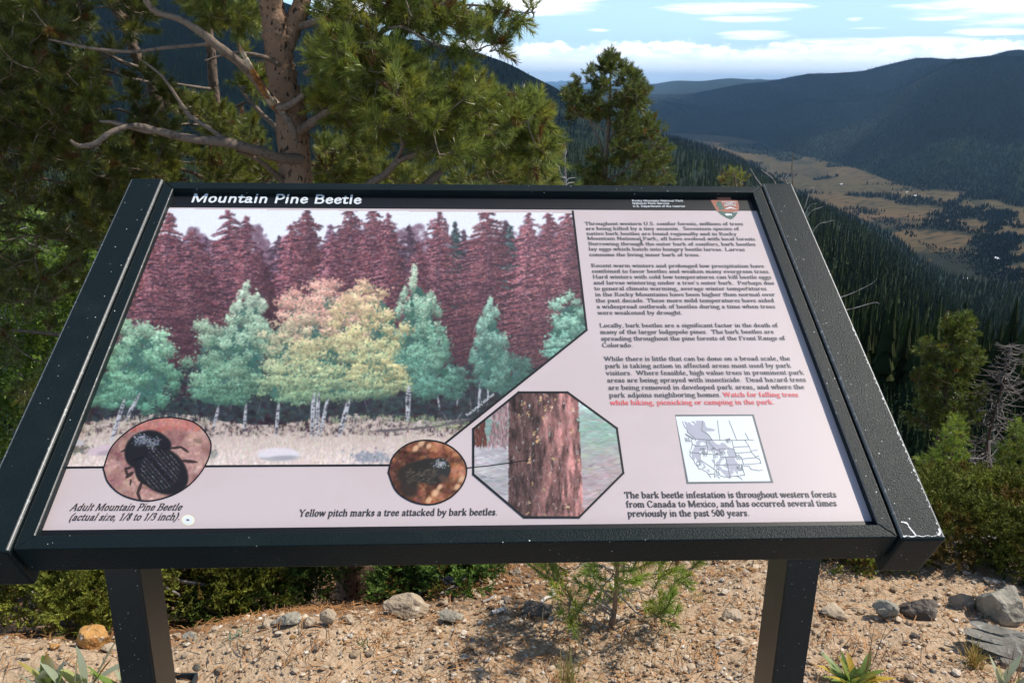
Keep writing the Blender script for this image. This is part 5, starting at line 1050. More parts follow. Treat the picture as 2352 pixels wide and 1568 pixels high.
pine('bushy dark green pine on the slope right of the sign', gb(float(at(2147, 1080, Y5)[0]), Y5),
 [rows(c5([(420, 1500), (440, 1250), (480, 1030), (510, 870), (560, 500), (600, 300), (625, 150)]), Y5, 11, 2)],
 [rows(c5([(500, 900), (600, 820), (720, 780), (850, 790)]), 10.3, 3, 1), rows(c5([(520, 780), (400, 700), (280, 740)]), 10.3, 3, 1), rows(c5([(470, 1080), (360, 1000), (260, 940)]), 10.3, 3, 1), rows(c5([(480, 1050), (620, 980), (760, 1000)]), 10.4, 3, 1)],
 [(c5([(620, 170), (650, 190), (690, 250), (660, 320), (610, 330), (530, 330), (515, 280), (575, 240)]), 60, 10.2, 10.8, -.3, 40), (c5([(480, 330), (700, 340), (745, 400), (800, 550), (740, 640), (600, 660), (430, 560), (310, 480), (400, 380)]), 140, 10., 11, -.1, 41), (c5([(400, 590), (600, 640), (720, 690), (870, 790), (830, 830), (700, 860), (520, 900), (380, 870), (250, 740), (320, 650)]), 150, 9.9, 11, -.1, 42), (c5([(260, 850), (420, 860), (600, 880), (740, 900), (800, 1000), (720, 1080), (560, 1100), (380, 1060), (250, 960)]), 130, 9.9, 11, -.08, 43)],
 Lc=1.05, sides=7, tm=NT3, twigs=.002, nsh=6, along=0, fs=.04, brown=.03, base_c=np.array([.13, .175, .03]), mats=(m_bark2, m_limb))
for (lab, top, bs, polys, yy, bc) in [
 ('small bright green pine in front of the bushy pine right of the sign', (600, 965), (545, 1450), [([(600, 960), (650, 1010), (665, 1120), (640, 1240), (650, 1340), (580, 1440), (470, 1440), (470, 1300), (440, 1190), (500, 1110), (550, 1010)], 105)], 9.2, GREEN*1.25),
 ('low bright pine bush touching the right edge of the sign', (410, 1240), (390, 1470), [([(410, 1230), (480, 1300), (480, 1420), (330, 1440), (310, 1290)], 46)], 8.8, GREEN*1.2),
 ('small pine at the right edge of the picture beside the dead tree', (1080, 985), (1000, 1520), [([(1080, 975), (1150, 1100), (1150, 1500), (930, 1500), (890, 1300), (960, 1180), (1010, 1040)], 120)], 9.0, GREEN*1.05),
 ('tiny pine below the dead tree, half hidden by juniper', (740, 1330), (735, 1490), [([(740, 1330), (790, 1400), (770, 1480), (660, 1480), (680, 1380)], 34)], 8.6, GREEN*1.1)]:
    pine(lab, gb(float(at(*c5([bs])[0], yy)[0]), yy), [rows(c5([(bs[0], bs[1]+60), bs, ((bs[0]+top[0])/2, (bs[1]+top[1])/2), top]), yy, 6, 1.5)], [], [(c5(p), int(n*1.5), yy-.4, yy+.4, -.5, 50) for p, n in polys], Lc=.95, sides=6, tm=NT3, twigs=.003, nsh=3, along=1, brown=.02, base_c=bc*[.85, 1.02, .75], mats=(m_limb, m_limb))
pine('young pine whose tip shows just above the right end of the frame', gb(float(at(1690, 1000, 6.5)[0]), 6.5), [rows([(1700, 1100), (1695, 700), (1690, 440), (1684, 395)], 6.5, 12, 2)], [],
 [([(1665, 402), (1680, 385), (1706, 392), (1712, 432), (1660, 440)], 20, 6.4, 6.7, -.5, 60), ([(1640, 440), (1730, 440), (1760, 640), (1610, 640)], 50, 6.2, 6.9, -.3, 61)], Lc=.75, sides=6, tm=NT2, twigs=.003, nsh=3, along=1, brown=.12, yel=.6, mats=(m_limb, m_limb))

# dead trees and bare twigs
def deadtree(name, label, cat, base, lines, mat, extra=None, group=None):
    t = thing(name, label, cat, base, group); Q = []
    for i, rw in enumerate(lines):
        P, r, V, F = limb(rw, 5, 7, .08); mesh('trunk' if i == 0 else 'branch', V, F, mat if i == 0 or not extra else extra, t, smooth=True); Q.append(P)
    return t, Q
Y6 = 10.2
t, Q = deadtree('dead_tree', 'bare grey dead tree with many drooping twigs at the right edge', 'tree', gb(float(at(2255, 1090, Y6)[0]), Y6), [rows(c5([(780, 1420), (800, 1320), (860, 1000), (930, 760), (975, 560), (1010, 400)]), Y6, 10, 1.5)], material('grey_dead_bark', (.15, .12, .10), .9, .1, n1=(12, 3, .4, .7, (.08, .06, .05))))
tv = []
for i in range(260):
    s_ = rng.random()**.9; k_ = Q[0][int(s_*(len(Q[0])-1))]; l = lerp(.8, .2, s_)*rng.uniform(.4, 1.1); a_ = rng.random()*6.283; d = np.array([math.cos(a_), math.sin(a_), rng.normal(-.05, .25)])
    p1 = k_+d*l*.5+[0, 0, -.06*l]; p2 = k_+d*l+np.array([rng.normal(0, .08), rng.normal(0, .08), rng.normal(.02, .12)*l])
    tv.append(tube(np.array([k_, p1, p2]), [.008, .006, .003], 4))
    for j in range(3): q = lerp(p1, p2, rng.random()); tv.append(tube(np.array([q, q+nrm(d*.5+rng.normal(0, .6, 3))*rng.uniform(.06, .22)*l*1.4]), [.004, .002], 3))
V, F = join(tv); mesh('twigs', V, F, material('grey_twigs', (.20, .18, .165), .9, .1), t)
t, Q = deadtree('fallen_branch', 'bleached white forked branch rising out of the juniper below the dead tree', 'branch', at(2302, 1130, 8.6), [rows(c5([(955, 1540), (930, 1480), (880, 1370), (850, 1270), (843, 1130)]), 8.6, 5.5, 4), rows(c5([(880, 1360), (800, 1340), (760, 1325), (730, 1290)]), 8.6, 4, 2), rows(c5([(870, 1415), (790, 1410), (720, 1418), (670, 1400), (640, 1362)]), 8.5, 3, 2), rows(c5([(800, 1480), (770, 1455), (735, 1440)]), 8.5, 3, 2), rows(c5([(440, 1452), (400, 1435), (366, 1420)]), 8.4, 3, 2), rows(c5([(700, 1255), (780, 1258), (840, 1225)]), 8.6, 1.5, 1)], m_dead2)
Y7 = 5.5
t, Q = deadtree('dead_sapling', 'thin bare dead sapling left of the lone pine, above the frame', 'tree', gb(float(at(1300, 900, Y7)[0]), Y7), [rows(c4([(200, 3000), (170, 1700), (165, 1545), (155, 1250), (150, 1100), (135, 945)]), Y7, 9, 1.5), rows(c4([(165, 1510), (195, 1475), (262, 1465)]), 5.4, 2.5, 1.5), rows(c4([(165, 1545), (200, 1520), (258, 1515)]), 5.3, 3, 1.5), rows(c4([(152, 1250), (172, 1200), (172, 1175)]), 5.5, 2.5, 1), rows(c4([(150, 1210), (120, 1180), (100, 1160)]), 5.5, 2, 1), rows(c4([(160, 1460), (115, 1420), (90, 1330)]), 5.5, 2, 1), rows(c4([(160, 1470), (90, 1440), (0, 1330)]), 5.4, 2.5, 1.5), rows(c4([(150, 1130), (90, 1110), (78, 1100)]), 5.5, 1.5, 1), rows(c4([(145, 1560), (128, 1500)]), 5.4, 3, 2)], m_dead, m_dead2)
Y8 = 2.6
c6 = lambda P: [(1665.2+x*.09766, 390.5+y*.09766) for x, y in P]
t, Q = deadtree('bare_shrub', 'leafless twiggy shrub poking up behind the right end bar', 'shrub', gb(float(at(1830, 900, Y8)[0]), Y8), [rows(c6([(1700, 3500), (1680, 1200), (1590, 280), (1570, 0), (1600, -420)]), Y8, 5, 1.5), rows(c6([(1690, 1500), (1300, 700), (1160, 260), (1040, 130), (900, 30), (860, -20)]), 2.55, 4, 1.5), rows(c6([(1690, 1900), (1100, 800), (840, 350), (740, 210), (640, 40), (600, -40)]), 2.5, 4, 1.5), rows(c6([(1600, 600), (1440, 280), (1420, 180), (1470, 120), (1500, 90)]), 2.55, 4, 2), rows(c6([(1590, 260), (1640, 60), (1660, -160)]), 2.6, 3, 1), rows(c6([(1650, 1400), (1900, 800), (2000, 450), (2100, 400)]), 2.6, 3, 1), rows(c6([(1660, 1700), (1950, 900), (2160, 780)]), 2.6, 2.5, 1), rows(c6([(1200, 180), (1100, 0), (1080, -160)]), 2.55, 2, 1), rows(c6([(1300, 60), (1200, 110)]), 2.55, 1.5, 1), rows(c6([(1680, 1500), (2000, 1000), (2230, 890), (2300, 860)]), 2.6, 2.5, 1), rows(c6([(1690, 2500), (2100, 1400), (2420, 1220), (2560, 1180)]), 2.6, 3, 1), rows(c6([(1700, 3200), (2700, 3000), (3400, 2700), (3560, 2560)]), 2.6, 3, 1), rows(c6([(1700, 3400), (2800, 3300), (3480, 3120), (3640, 3150)]), 2.6, 3, 1)], m_twig, m_dead)

# broad-leaved shrub in the sun at the far left
LT = [leaf_tmpl(.16, 26, .036, seed=i) for i in range(4)]
t = thing('leafy_shrub', 'sunlit bright green broad-leaved shrub at the left edge behind the sign', 'shrub', gb(float(at(30, 1100, 4.)[0]), 4.)); Q = []
for rw in ([(40, 1500, 4., 14), (30, 1100, 4., 12), (50, 800, 4., 8), (70, 560, 4., 4)], [(30, 1200, 4., 10), (-40, 950, 3.9, 7), (-60, 700, 3.9, 4)], [(35, 1150, 4., 10), (120, 950, 4., 7), (170, 750, 4., 4)]):
    P, r, V, F = limb(rw, 6, 7); mesh('stem', V, F, m_dead, t, smooth=True); Q.append(P)
tw, S, D = grow(np.concatenate(Q), fill([(-80, 560), (60, 520), (190, 600), (210, 760), (160, 960), (120, 1230), (-80, 1280)], 260, 3.5, 4.5, -.3, .03, 70), .004, 3, .1, .5, 1); mesh('twigs', *tw, m_dead, t)
V, F, C = place(LT, S, D, rng.uniform(.7, 1.2, len(S)), np.array([.16, .24, .035])*rng.uniform(.6, 1.25, len(S))[:, None]); mesh('leaves', V, F, m_leaf, t, col=C)

# junipers: low mounds of scaly sprays
JT = [scale_tmpl(.075, 120, .013, .0055, seed=i) for i in range(5)]
def juniper(label, x, y, rx, ry, h, n, col, lum=1.):
    n = int(n*.72); t = thing('juniper_shrub', label, 'shrub', gb(x, y), 'low juniper shrubs'); nc = int(22+150*rx*ry); th = rng.random(nc)*6.283; rr_ = np.sqrt(rng.random(nc)); cx_ = x+rx*rr_*np.cos(th); cy_ = y+ry*rr_*np.sin(th)
    cr_ = rng.uniform(.045, .11, nc)*(.7+.6*rng.random(nc)); ch_ = h*np.maximum(.12, np.sqrt(1-.9*rr_**2)*(1+.9*vnoise(cx_*4, cy_*4, 5)))*rng.uniform(.35, 1.15, nc); q = rng.choice(nc, n, p=cr_**2/np.sum(cr_**2)); D = nrm(rng.normal(size=(n, 3))*[1, 1, .8]+[0, 0, .45]); out = D
    X_ = cx_[q]+cr_[q]*D[:, 0]*rng.uniform(.5, 1.05, n); Y_ = cy_[q]+cr_[q]*D[:, 1]*rng.uniform(.5, 1.05, n); S = np.stack([X_, Y_, gz(cx_[q], cy_[q])+ch_[q]*.85+cr_[q]*D[:, 2]*.75], -1); S[:, 2] = np.maximum(S[:, 2], gz(X_, Y_)+.005); D = nrm(D+[0, 0, .35]+rng.normal(0, .35, (n, 3)))
    n_ = n; c = col*rng.uniform(.7, 1.25, n)[:, None]*rng.uniform(.6, 1.35, nc)[q][:, None]; y_ = rng.random(nc)[q] < .10; y_ |= rng.random(n) < .05; c[y_] = np.array([.20, .135, .03])*rng.uniform(.6, 1.1, y_.sum())[:, None]
    V, F, C = place(JT, S, D, rng.uniform(.45, .95, n), c); mesh('foliage', V, F, m_jun, t, col=C); tv = []
    for i in range(22):
        a_ = rng.random()*6.283; e_ = np.array([x+rx*.9*math.cos(a_), y+ry*.9*math.sin(a_), 0]); e_[2] = gz(e_[0], e_[1])+h*.35*rng.random(); b_ = np.array(gb(x+rng.normal(0, .1)*rx, y+rng.normal(0, .1)*ry)); m_ = (b_+e_)/2+[rng.normal(0, .05), rng.normal(0, .05), h*.35]
        tv.append(tube(spline(np.array([b_, m_, e_]), 4), np.linspace(.012, .004, 9), 5))
    V, F = join(tv); mesh('stems', V, F, m_dead, t)
JC = np.array([.185, .20, .030])
for a in [('large yellow-green juniper sprawling over the slope beside the lower right end of the sign', 1.55, 1.42, .62, .42, .16, 5200, JC*1.15), ('juniper clump further down the slope, below the bushy pine', 1.75, 2.35, .75, .55, .12, 3800, JC*1.1), ('juniper at the far right edge behind the big grey rock', 2.25, 1.62, .55, .55, .17, 3800, JC), ('juniper furthest down the slope, around the foot of the dead tree', 2.9, 3.2, 1.1, .9, .13, 4200, JC*1.05),
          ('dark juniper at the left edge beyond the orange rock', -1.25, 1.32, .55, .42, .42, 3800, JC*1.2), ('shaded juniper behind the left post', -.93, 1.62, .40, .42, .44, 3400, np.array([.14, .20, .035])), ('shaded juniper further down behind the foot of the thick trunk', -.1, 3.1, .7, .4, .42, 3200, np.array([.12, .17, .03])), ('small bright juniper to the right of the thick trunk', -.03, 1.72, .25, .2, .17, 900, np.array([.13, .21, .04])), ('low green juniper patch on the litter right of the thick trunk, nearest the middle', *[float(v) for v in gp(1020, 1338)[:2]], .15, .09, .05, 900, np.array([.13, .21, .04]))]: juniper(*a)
# pine seedling in the gravel
cS = lambda P: [(1148.4+x*.24414, 1263.3+y*.24414) for x, y in P]
sb = gp(1401, 1443); YS = float(sb[1])
NS = [needle_tmpl(.055, 60, .040, .0022, 72, 20, seed=60+i) for i in range(5)]
t = thing('pine_seedling', 'small pine seedling with a bent stem growing in the gravel under the sign', 'tree', sb)
P, r, V, F = limb([(*q, YS, w_) for q, w_ in zip(cS([(1020, 775), (1030, 740), (1072, 600), (1085, 450), (1095, 300), (1110, 150), (1120, 0), (1135, -300)]), [16, 14, 12, 11, 10, 9, 7, 3])], 6, 9, .04); mesh('stem', V, F, m_bark, t, smooth=True); Q = [P]
for P_ in ([(1060, 460), (980, 380), (900, 290), (880, 200)], [(1055, 560), (950, 480), (850, 450), (740, 420)], [(1060, 620), (980, 560), (965, 510), (990, 390)], [(1110, 410), (1200, 500), (1290, 590), (1380, 630), (1480, 600)], [(1060, 700), (1180, 640), (1300, 700), (1440, 710), (1560, 680)], [(1100, 330), (1250, 270), (1400, 230), (1580, 190), (1700, 180)], [(1120, 400), (1260, 370), (1380, 410)], [(1050, 390), (940, 370), (820, 330), (640, 290)], [(1095, 260), (1140, 180), (1130, 100)], [(1030, 720), (960, 700), (880, 640), (660, 520)], [(1070, 600), (1000, 540), (900, 500)], [(1100, 200), (900, 130), (700, 150)]):
    P, r, V, F = limb([(*q, YS+rng.normal(0, .015)+dy, w_) for q, w_, dy in zip(cS(P_), np.linspace(5.5, 2.2, len(P_)), np.linspace(0, rng.normal(0, .07), len(P_)))], 5, 6, .05); mesh('branch', V, F, m_dead, t, smooth=True); Q.append(P)
tg = np.array(cS([(430, 200), (480, 230), (590, 330), (560, 300), (660, 450), (600, 500), (620, 410), (690, 180), (860, 390), (830, 480), (800, 600), (650, 610), (930, 180), (1080, 230), (1060, 200), (1280, 180), (1250, 290), (1200, 240), (1330, 160), (1470, 240), (1500, 210), (1650, 180), (1750, 250), (1660, 290), (1600, 150), (1800, 160), (1410, 400), (1340, 470), (1170, 520), (1480, 600), (1440, 620), (1560, 560), (1530, 650), (1640, 620), (1560, 490), (1540, 160), (1000, 300), (850, 150), (760, 120), (1350, 560)]))
tw, S, D = grow(np.concatenate(Q), at(tg[:, 0], tg[:, 1], YS+rng.normal(0, .06, len(tg))), .003, 2, .05, .5, 0); V, F = join([tw, stems(S, D, .055)]); mesh('twigs', V, F, m_twig, t)
needles(t, S, D, 1., NS, np.array([.24, .34, .055]), brown=.05, yel=.35)
tg2 = fill(cS([(900, -420), (1300, -420), (1550, -70), (650, -70)]), 40, YS-.15, YS+.15, -.4, seed=3); tw, S, D = grow(np.concatenate(Q), tg2, .003, 3, .05, .5, 1); mesh('twigs', *tw, m_twig, t); needles(t, S, D, 1., NS, np.array([.24, .34, .055]))

# ------------------------------------------------------------------ rocks and gravel
def ico(level):
    import bmesh
    bm = bmesh.new(); bmesh.ops.create_icosphere(bm, subdivisions=level, radius=1); V = np.array([v.co for v in bm.verts]); F = np.array([[v.index for v in f.verts] for f in bm.faces]); bm.free(); return V, F
IV, IF = ico(4); PV, PF = ico(1); MV, MF = ico(3)
def rockshape(V, seed, cuts=9, rough=.05, lay=0.):
    r = np.random.default_rng(seed); V = V.copy()
    for _ in range(cuts):
        n = nrm(r.normal(size=3)); d = r.uniform(.45, .82); ex = V@n-d; V -= np.maximum(ex, 0)[:, None]*n
    N_ = nrm(V); f = fbm(V[:, 0]*2.2+seed, V[:, 1]*2.2+V[:, 2]*1.7, 4, seed); g = fbm(V[:, 0]*7+V[:, 2]*5, V[:, 1]*7+seed, 3, seed+3); V = V+N_*(f*.16+g*rough)[:, None]
    return V/np.abs(V).max(0)
def rockmat(name, c1, c2, c3, sc=14): return material(name, c1, .9, .2, n1=(sc, 5, .42, .66, c2), n2=(sc*3, 4, .55, .72, c3), bump=[(60, .7, .012), (200, .4, .004)])
m_grey = rockmat('grey_rock', (.31, .28, .225), (.19, .17, .135), (.43, .39, .31)); m_tan = rockmat('tan_rock', (.42, .33, .235), (.31, .235, .16), (.54, .46, .36)); m_orange = rockmat('orange_rock', (.50, .27, .09), (.38, .17, .05), (.66, .56, .42), 22); m_dkr = rockmat('dark_rock', (.17, .135, .11), (.09, .075, .062), (.27, .23, .19))
def rock(label, px, py, wpx, hpx, mat, seed, dpt=.8, sink=.25, rot=0., name='rock', tilt=0., lvl=(None,)):
    g = gp(px, py); s = px_depth(g)/FPX; w_, h_ = wpx*s/2, hpx*s/2*1.15; V = rockshape(IV, seed)*[w_, w_*dpt, h_]; c, s_ = math.cos(rot), math.sin(rot)
    if tilt: ct, st = math.cos(tilt), math.sin(tilt); V = np.stack([V[:, 0]*ct-V[:, 2]*st, V[:, 1], V[:, 0]*st+V[:, 2]*ct], -1)
    V = np.stack([V[:, 0]*c-V[:, 1]*s_, V[:, 0]*s_+V[:, 1]*c, V[:, 2]], -1); loc = g+np.array([0, w_*dpt*.75, h_*(1-2*sink)]); V = V+loc
    props(mesh(name, V, IF, mat, loc=loc, smooth=False), label, 'rock')
for a in [('rusty orange rock on the crest beside the left post', 212, 1490, 84, 48, m_orange, 3), ('small orange stone just left of the rusty orange rock', 124, 1492, 26, 14, m_orange, 12), ('flat tan stone leaning at the right foot of the rusty orange rock', 244, 1500, 42, 20, m_tan, 13),
          ('pale pointed rock standing up on the crest left of the middle', 752, 1440, 38, 46, m_tan, 5), ('rounded tan rock beside the pale pointed rock', 708, 1440, 34, 26, m_tan, 6), ('grey flat-topped stone at the left end of the crest row', 655, 1440, 70, 26, m_grey, 21), ('broad sandy rock slab on the crest, largest of the middle ones', 930, 1425, 112, 46, m_tan, 22), ('low grey rock to the right of the broad sandy slab', 1035, 1432, 66, 24, m_grey, 8),
          ('pale grey stone right of the left post', 432, 1475, 34, 22, m_grey, 9), ('tan stone behind the pale grey stone by the left post', 405, 1472, 26, 18, m_tan, 10), ('low tan rock near the trunk shade behind the crest', 800, 1436, 40, 22, m_tan, 40), ('dark half-buried rock left of the seedling', 1245, 1420, 92, 26, m_dkr, 25), ('small tan block beside the dark half-buried rock', 1168, 1418, 24, 16, m_tan, 26),
          ('light tan rock in the crest row behind the grey flat-topped stone', 612, 1446, 44, 24, m_tan, 52), ('upper small tan rock on the litter slope behind the seedling', 1190, 1376, 30, 16, m_tan, 57), ('brown stone on the litter slope left of the curled twig', 1160, 1390, 34, 18, m_dkr, 58), ('pale block on the litter slope near the frame', 1186, 1324, 34, 20, m_tan, 59), ('flat tan stone in the litter right of the thick trunk', 1020, 1392, 30, 14, m_tan, 60),
          ('blue-grey humped rock in the gravel right of the right post', 2040, 1428, 64, 50, m_grey, 7), ('dark brown rock in shade left of the striped grey rock', 2122, 1424, 82, 56, m_dkr, 11), ('striped grey rock between the dark rock and the big boulder', 2222, 1404, 62, 46, m_grey, 15), ('big smooth grey boulder at the right edge', 2312, 1434, 128, 82, m_grey, 16), ('low slanting tan rock beside the right post', 1925, 1424, 72, 26, m_tan, 17),
          ('flat brown stone left of the right post', 1690, 1428, 56, 20, m_tan, 18), ('round pebble-brown stone below the dark brown rock', 2105, 1468, 22, 14, m_dkr, 30), ('tan stone next to the dark brown rock foot', 2085, 1480, 20, 14, m_tan, 31)]: rock(*a)
# layered slabs at the lower right
g = gp(2290, 1500); s = px_depth(g)/FPX; m_sl = material('layered_slab_rock', (.215, .20, .17), .9, .2, n1=(18, 5, .4, .66, (.12, .11, .095)), n2=(50, 4, .55, .7, (.38, .36, .31)), bump=[(50, .7, .008)])
t = thing('layered_rock', 'grey layered rock jutting into the lower right corner', 'rock', g)
for i, (x_, y_, z_, lx, ly, lz, rz, ry) in enumerate([(2325, 1452, .03, .10, .022, .010, -.22, .14), (2322, 1466, .02, .12, .028, .011, -.25, .16), (2290, 1470, .012, .09, .014, .006, -.22, .18), (2335, 1486, .0, .12, .05, .014, -.24, .14), (2345, 1510, -.03, .11, .055, .020, -.2, .08)]):
    p0 = at(x_, y_, float(g[1])+.03-.012*i); V = rockshape(IV, 70+i, 7, .03)*[lx, ly, lz]; c, s_ = math.cos(ry), math.sin(ry); V = np.stack([V[:, 0]*c+V[:, 2]*s_, V[:, 1], -V[:, 0]*s_+V[:, 2]*c], -1); c, s_ = math.cos(rz), math.sin(rz); V = np.stack([V[:, 0]*c-V[:, 1]*s_, V[:, 0]*s_+V[:, 1]*c, V[:, 2]], -1); mesh('slab', V+p0, IF, m_sl, t)
# loose stones big enough to count, copied from eight shapes
protos = []
for i in range(8):
    me = mesh_data('stone', rockshape(MV, 100+i, 8, .05)*[1, rng.uniform(.6, .95), rng.uniform(.4, .75)], MF, [m_tan, m_tan, m_grey, m_tan, m_orange, m_tan, m_dkr, m_tan][i]); protos.append(me)
LB = ['tan stone lying loose on the gravel', 'tan stone lying loose on the gravel', 'grey stone lying loose on the gravel', 'tan stone lying loose on the gravel', 'orange-brown stone lying loose on the gravel', 'tan stone lying loose on the gravel', 'dark stone lying loose on the gravel', 'tan stone lying loose on the gravel']
n_st = 0
for _ in range(125):
    x = rng.uniform(-1.0, 1.9); y = .5+1.5*rng.random()**1.2
    if x < -.1 and y > .95: continue
    i = int(rng.integers(0, 8)); o = bpy.data.objects.new('stone', protos[i]); COL.objects.link(o); sz = float(np.clip(rng.lognormal(-4.5, .38), .007, .024)); o.scale = (sz,)*3; o.rotation_euler = (rng.normal(0, .2), rng.normal(0, .2), rng.random()*6.28); o.location = (x, y, float(gz(x, y))-sz*.05)
    props(o, LB[i], 'stone', LB[i].split(' lying')[0].replace('stone', 'stones')+' on the gravel')
m_peb = material('gravel_stones', (1, 1, 1), .9, .2, attr=True, bump=(300, .4, .003))
n = 15000; x = rng.normal(.35, .85, n); y = .38+1.75*rng.random(n)**1.15; ok = (x > -1.5) & (x < 2.4) & ~((x < -.12) & (y > .98)); x, y = x[ok], y[ok]; n = len(x)
sz = np.clip(rng.lognormal(-5.6, .5, n), .0015, .014); shp = [rockshape(PV, 200+i, 4, .0)*[1, .8, .55] for i in range(10)]; pick = rng.integers(0, 10, n); an = rng.random(n)*6.283; vs = []; c_, s_ = np.cos(an), np.sin(an)
pal = np.array([(.54, .42, .30), (.62, .52, .41), (.46, .35, .245), (.36, .26, .17), (.60, .55, .48), (.27, .27, .26), (.44, .27, .14), (.20, .15, .11)]); pc_ = pal[rng.choice(8, n, p=[.28, .17, .22, .14, .05, .03, .06, .05])]*rng.uniform(.75, 1.15, n)[:, None]
for j in range(10):
    ii = np.nonzero(pick == j)[0]; V = shp[j]; vx = (V[:, 0]*c_[ii, None]-V[:, 1]*s_[ii, None])*sz[ii, None]+x[ii, None]; vy = (V[:, 0]*s_[ii, None]+V[:, 1]*c_[ii, None])*sz[ii, None]+y[ii, None]; vz = V[:, 2]*sz[ii, None]+(gz(x[ii], y[ii])+sz[ii]*.25+.003)[:, None]; vs.append((np.stack([vx, vy, vz], -1).reshape(-1, 3), len(ii), ii))
V = np.concatenate([q[0] for q in vs]); C = np.concatenate([np.repeat(pc_[q[2]], len(PV), 0) for q in vs]); F = (PF[None]+(np.arange(n)*len(PV))[:, None, None]).reshape(-1, 3)
props(mesh('loose_gravel', V, F, m_peb, col=C), 'loose tan gravel covering the ground around the sign posts', 'gravel', kind='stuff')
# fallen needles
n = 9000; x = rng.normal(.2, .95, n); y = .38+2.0*rng.random(n)**1.05; z = gz(x, y)+.005+.006*rng.random(n); an = rng.random(n)*6.283; l = rng.uniform(.012, .028, n); wd = .0011
d = np.stack([np.cos(an), np.sin(an), rng.normal(0, .12, n)], -1)*l[:, None]; p = np.stack([-np.sin(an), np.cos(an), 0*an], -1)*wd; b = np.stack([x, y, z], -1); V = np.stack([b-d-p, b-d+p, b+[0, 0, .004]+p, b+[0, 0, .004]-p, b+d+p*.6, b+d-p*.6], 1).reshape(-1, 3); k_ = np.arange(n)[:, None]*6
F = np.concatenate([k_+[0, 1, 2, 3], k_+[3, 2, 4, 5]]); C = np.repeat(np.array([.34, .17, .07])*rng.uniform(.5, 1.4, n)[:, None], 6, 0)
props(mesh('needle_litter', V, F, material('dry_needles', (1, 1, 1), .8, .2, attr=True), col=C), 'rust-brown fallen pine needles strewn over the gravel', 'needles', kind='stuff')
# bleached twig and thin sticks on the ground
def stick(label, P, w_, mat, name='fallen_twig', lift=.01):
    A = np.array(P, float); G_ = np.array([gp(*q) for q in A]); G_[:, 2] += lift; V, F = tube(spline(G_, 5), w_, 6); props(mesh(name, V, F, mat, loc=G_[0]), label, 'twig')
stick('curled bleached twig lying beside the dark half-buried rock', [(1242, 1397), (1245, 1386), (1258, 1378), (1272, 1372), (1268, 1362), (1274, 1366)], .0045, m_dead2); stick('thin grey stick lying behind the crest', [(1108, 1388), (1125, 1382), (1138, 1372)], .003, m_dead)
stick('short broken stick on the gravel left of the seedling', [(1130, 1414), (1148, 1408), (1160, 1404)], .006, m_dead2); stick('thin pale stick lying in the gravel right of the seedling', [(1640, 1492), (1652, 1482), (1662, 1474)], .003, m_dead)

# ------------------------------------------------------------------ small plants
def blade(p, d, L_, W_, bend, n=7, fold=.25):
    d = nrm(np.array(d, float)); sd = nrm(np.cross(d, [0, 0, 1.])); up_ = np.cross(sd, d); t = np.linspace(0, 1, n); wd = W_*np.sin(np.pi*np.clip(t*.92+.06, 0, 1))**.8
    c = p+d*(t*L_)[:, None]+up_*0+np.array([0, 0, -1.])*(bend*L_*t**2.2)[:, None]; l_ = c-sd*wd[:, None]+up_*(fold*wd)[:, None]; r_ = c+sd*wd[:, None]+up_*(fold*wd)[:, None]
    V = np.stack([l_, c, r_], 1).reshape(-1, 3); F = np.array([[3*i+a_, 3*i+a_+1, 3*i+a_+4, 3*i+a_+3] for i in range(n-1) for a_ in (0, 1)]); return V, F
def leafy(label, px, py, specs, name='leafy_plant'):
    specs = [(q[0], q[1], q[2], q[3]*.9, q[4]*.95, *q[5:]) for q in specs]
    g = gp(px, py); t = thing(name, label, 'plant', g)
    for (dx, dy, dz, L_, W_, bend, col) in specs:
        V, F = blade(g+np.array([rng.normal(0, .008), rng.normal(0, .008), -.004]), (dx, dy, dz), L_, W_, bend); c = np.array(col)*rng.uniform(.8, 1.15); C = np.repeat(c[None], len(V), 0); tipc = np.clip((np.arange(len(V))//3)/6., 0, 1)
        if rng.random() < .25: C = lerp(C, np.array([.42, .26, .04]), (tipc**2*.9)[:, None])
        mesh('leaf', V, F, m_leaf, t, col=C, smooth=True)
GG = (.46, .51, .36); GY = (.44, .48, .18); GB = (.20, .30, .07); OR = (.46, .24, .05)
leafy('pale grey-green woolly plant with broad pointed leaves, in the lower left corner', 190, 1590, [(-.5, 0, 1, .15, .012, .1, GG), (-.35, -.1, 1, .12, .021, .3, GY), (-.05, 0, 1.1, .14, .017, 0., GG), (.15, .05, 1, .15, .010, .1, GG), (.55, .1, 1, .20, .013, .05, GG), (.5, 0, .8, .15, .014, .1, OR), (.1, -.15, .8, .10, .018, .4, GY), (.7, .1, .5, .17, .013, .15, GG), (-.8, -.1, .4, .12, .014, .1, OR), (0, -.1, 1, .08, .014, .1, GG)])
leafy('smaller leafy plant close to the foot of the left post', 300, 1592, [(rng.normal(0, .5), rng.normal(0, .3), 1, rng.uniform(.09, .15), .010, .15, GG if i % 2 else GB) for i in range(13)])
leafy('green and yellow leaf rosette in front of the right post', 1958, 1578, [(1.3*math.cos(a_)*rng.uniform(.3, 1), .5*math.sin(a_), rng.uniform(.5, 1.1), rng.uniform(.06, .13), rng.uniform(.006, .010), .22, [GB, GB, (.27, .36, .08), (.60, .42, .05), GB][i % 5]) for i, a_ in enumerate(np.linspace(0, 6.2, 34))])
leafy('upright grey-green leaves beside the layered rock at the corner', 2300, 1590, [(-.45, 0, 1, .13, .012, .05, GG), (-.25, 0, 1, .10, .011, .1, GG), (.35, 0, 1, .13, .012, .1, GG), (.1, -.1, 1, .09, .013, .1, GB), (.6, 0, .8, .10, .011, .1, GG)])
m_grass = material('grass_blades', (1, 1, 1), .7, .2, attr=True, transl=.3)
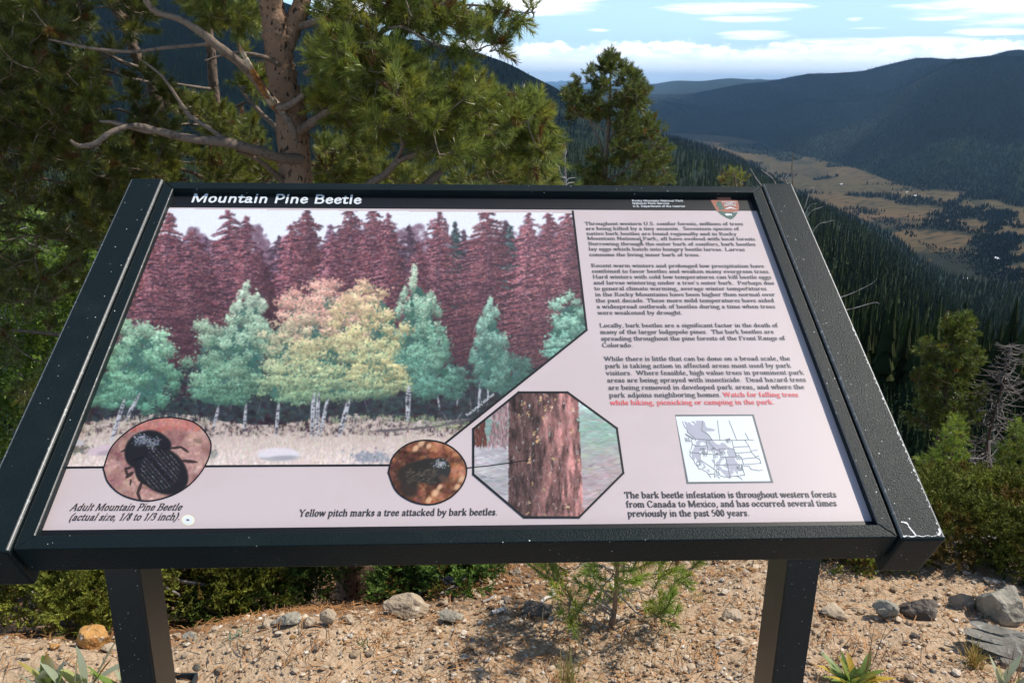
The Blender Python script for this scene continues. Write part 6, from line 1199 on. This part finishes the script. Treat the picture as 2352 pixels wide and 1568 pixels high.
def tuft(label, px, py, n, L_, sp_, col, col2, w_=.0012, name='grass_tuft', cat='grass'):
    g = gp(px, py); vs = []; cs = []
    for _ in range(n):
        d = np.array([rng.normal(0, sp_), rng.normal(0, sp_), 1.]); V, F = blade(g+np.array([rng.normal(0, .012), rng.normal(0, .012), -.003]), d, L_*rng.uniform(.5, 1.1), w_, rng.uniform(0, .35), 5, .1); vs.append((V, F)); cs.append(np.repeat(lerp(np.array(col), np.array(col2), rng.random())[None], len(V), 0))
    V, F = join(vs); props(mesh(name, V, F, m_grass, loc=g, col=np.concatenate(cs)), label, cat)
dry = (.42, .30, .14); grn = (.22, .25, .06)
leafy('second pale woolly plant at the lower left corner, left of the first', 120, 1600, [(rng.normal(0, .5), rng.normal(0, .2), 1, rng.uniform(.10, .16), rng.uniform(.011, .017), .12, [GG, GY, GG, GB][i % 4]) for i in range(9)])
tuft('green and straw grass tuft at the bottom edge under the middle of the sign', 1308, 1584, 60, .14, .22, grn, dry); tuft('orange dry grass tuft in front of the layered rock', 2232, 1528, 90, .075, .5, (.46, .26, .08), (.30, .28, .07)); tuft('small green tuft in the gravel near the right post', 1608, 1382, 40, .035, .9, grn, dry)
tuft('two dry straw blades left of the seedling', 1238, 1462, 4, .08, .25, (.5, .4, .24), (.5, .4, .24), .0018); tuft('tiny grey-green sprig on the sand left of the middle', 828, 1480, 16, .03, 1., (.14, .19, .10), (.2, .24, .12), .002); tuft('small sprig on the crest right of the left post', 548, 1462, 18, .03, .9, (.17, .24, .18), (.2, .26, .17), .0018)
tuft('thin red-brown dry stalks rising from the leaf rosette', 1990, 1560, 12, .17, .3, (.22, .11, .06), (.28, .15, .08), .0009, 'dry_stalks', 'plant'); tuft('tall straw stalk at the left edge above the woolly plant', 118, 1560, 3, .12, .22, (.5, .36, .15), (.45, .34, .16), .0014, 'dry_stalks', 'plant'); tuft('brown dry stalks with seed heads right of the right post', 1935, 1545, 9, .12, .35, (.26, .15, .08), (.3, .18, .1), .0009, 'dry_stalks', 'plant'); tuft('dry dark stalks in front of the layered rock at the corner', 2330, 1580, 26, .13, .35, (.2, .1, .05), (.28, .16, .09), .0009, 'dry_stalks', 'plant')
# open steel tube stub by the left post
c = at(454, 1543, .58); gx0 = float(c[0]); m_tube = powder('tube_paint', (.03, .04, .045)); t = thing('steel_tube', 'open black square steel tube standing in the gravel beside the left post', 'post', (gx0-.06, .52, float(gz(gx0-.06, .52))))
zt = float(c[2]); tk = .0045
for lo, hi in [((gx0-.12, .58-tk, -1.2), (gx0, .58, zt)), ((gx0-.12, .46, -1.2), (gx0, .46+tk, zt)), ((gx0-tk, .46+tk, -1.2), (gx0, .58-tk, zt)), ((gx0-.12, .46+tk, -1.2), (gx0-.12+tk, .58-tk, zt))]: mesh('wall', *boxmesh(lo, hi), m_tube, t)
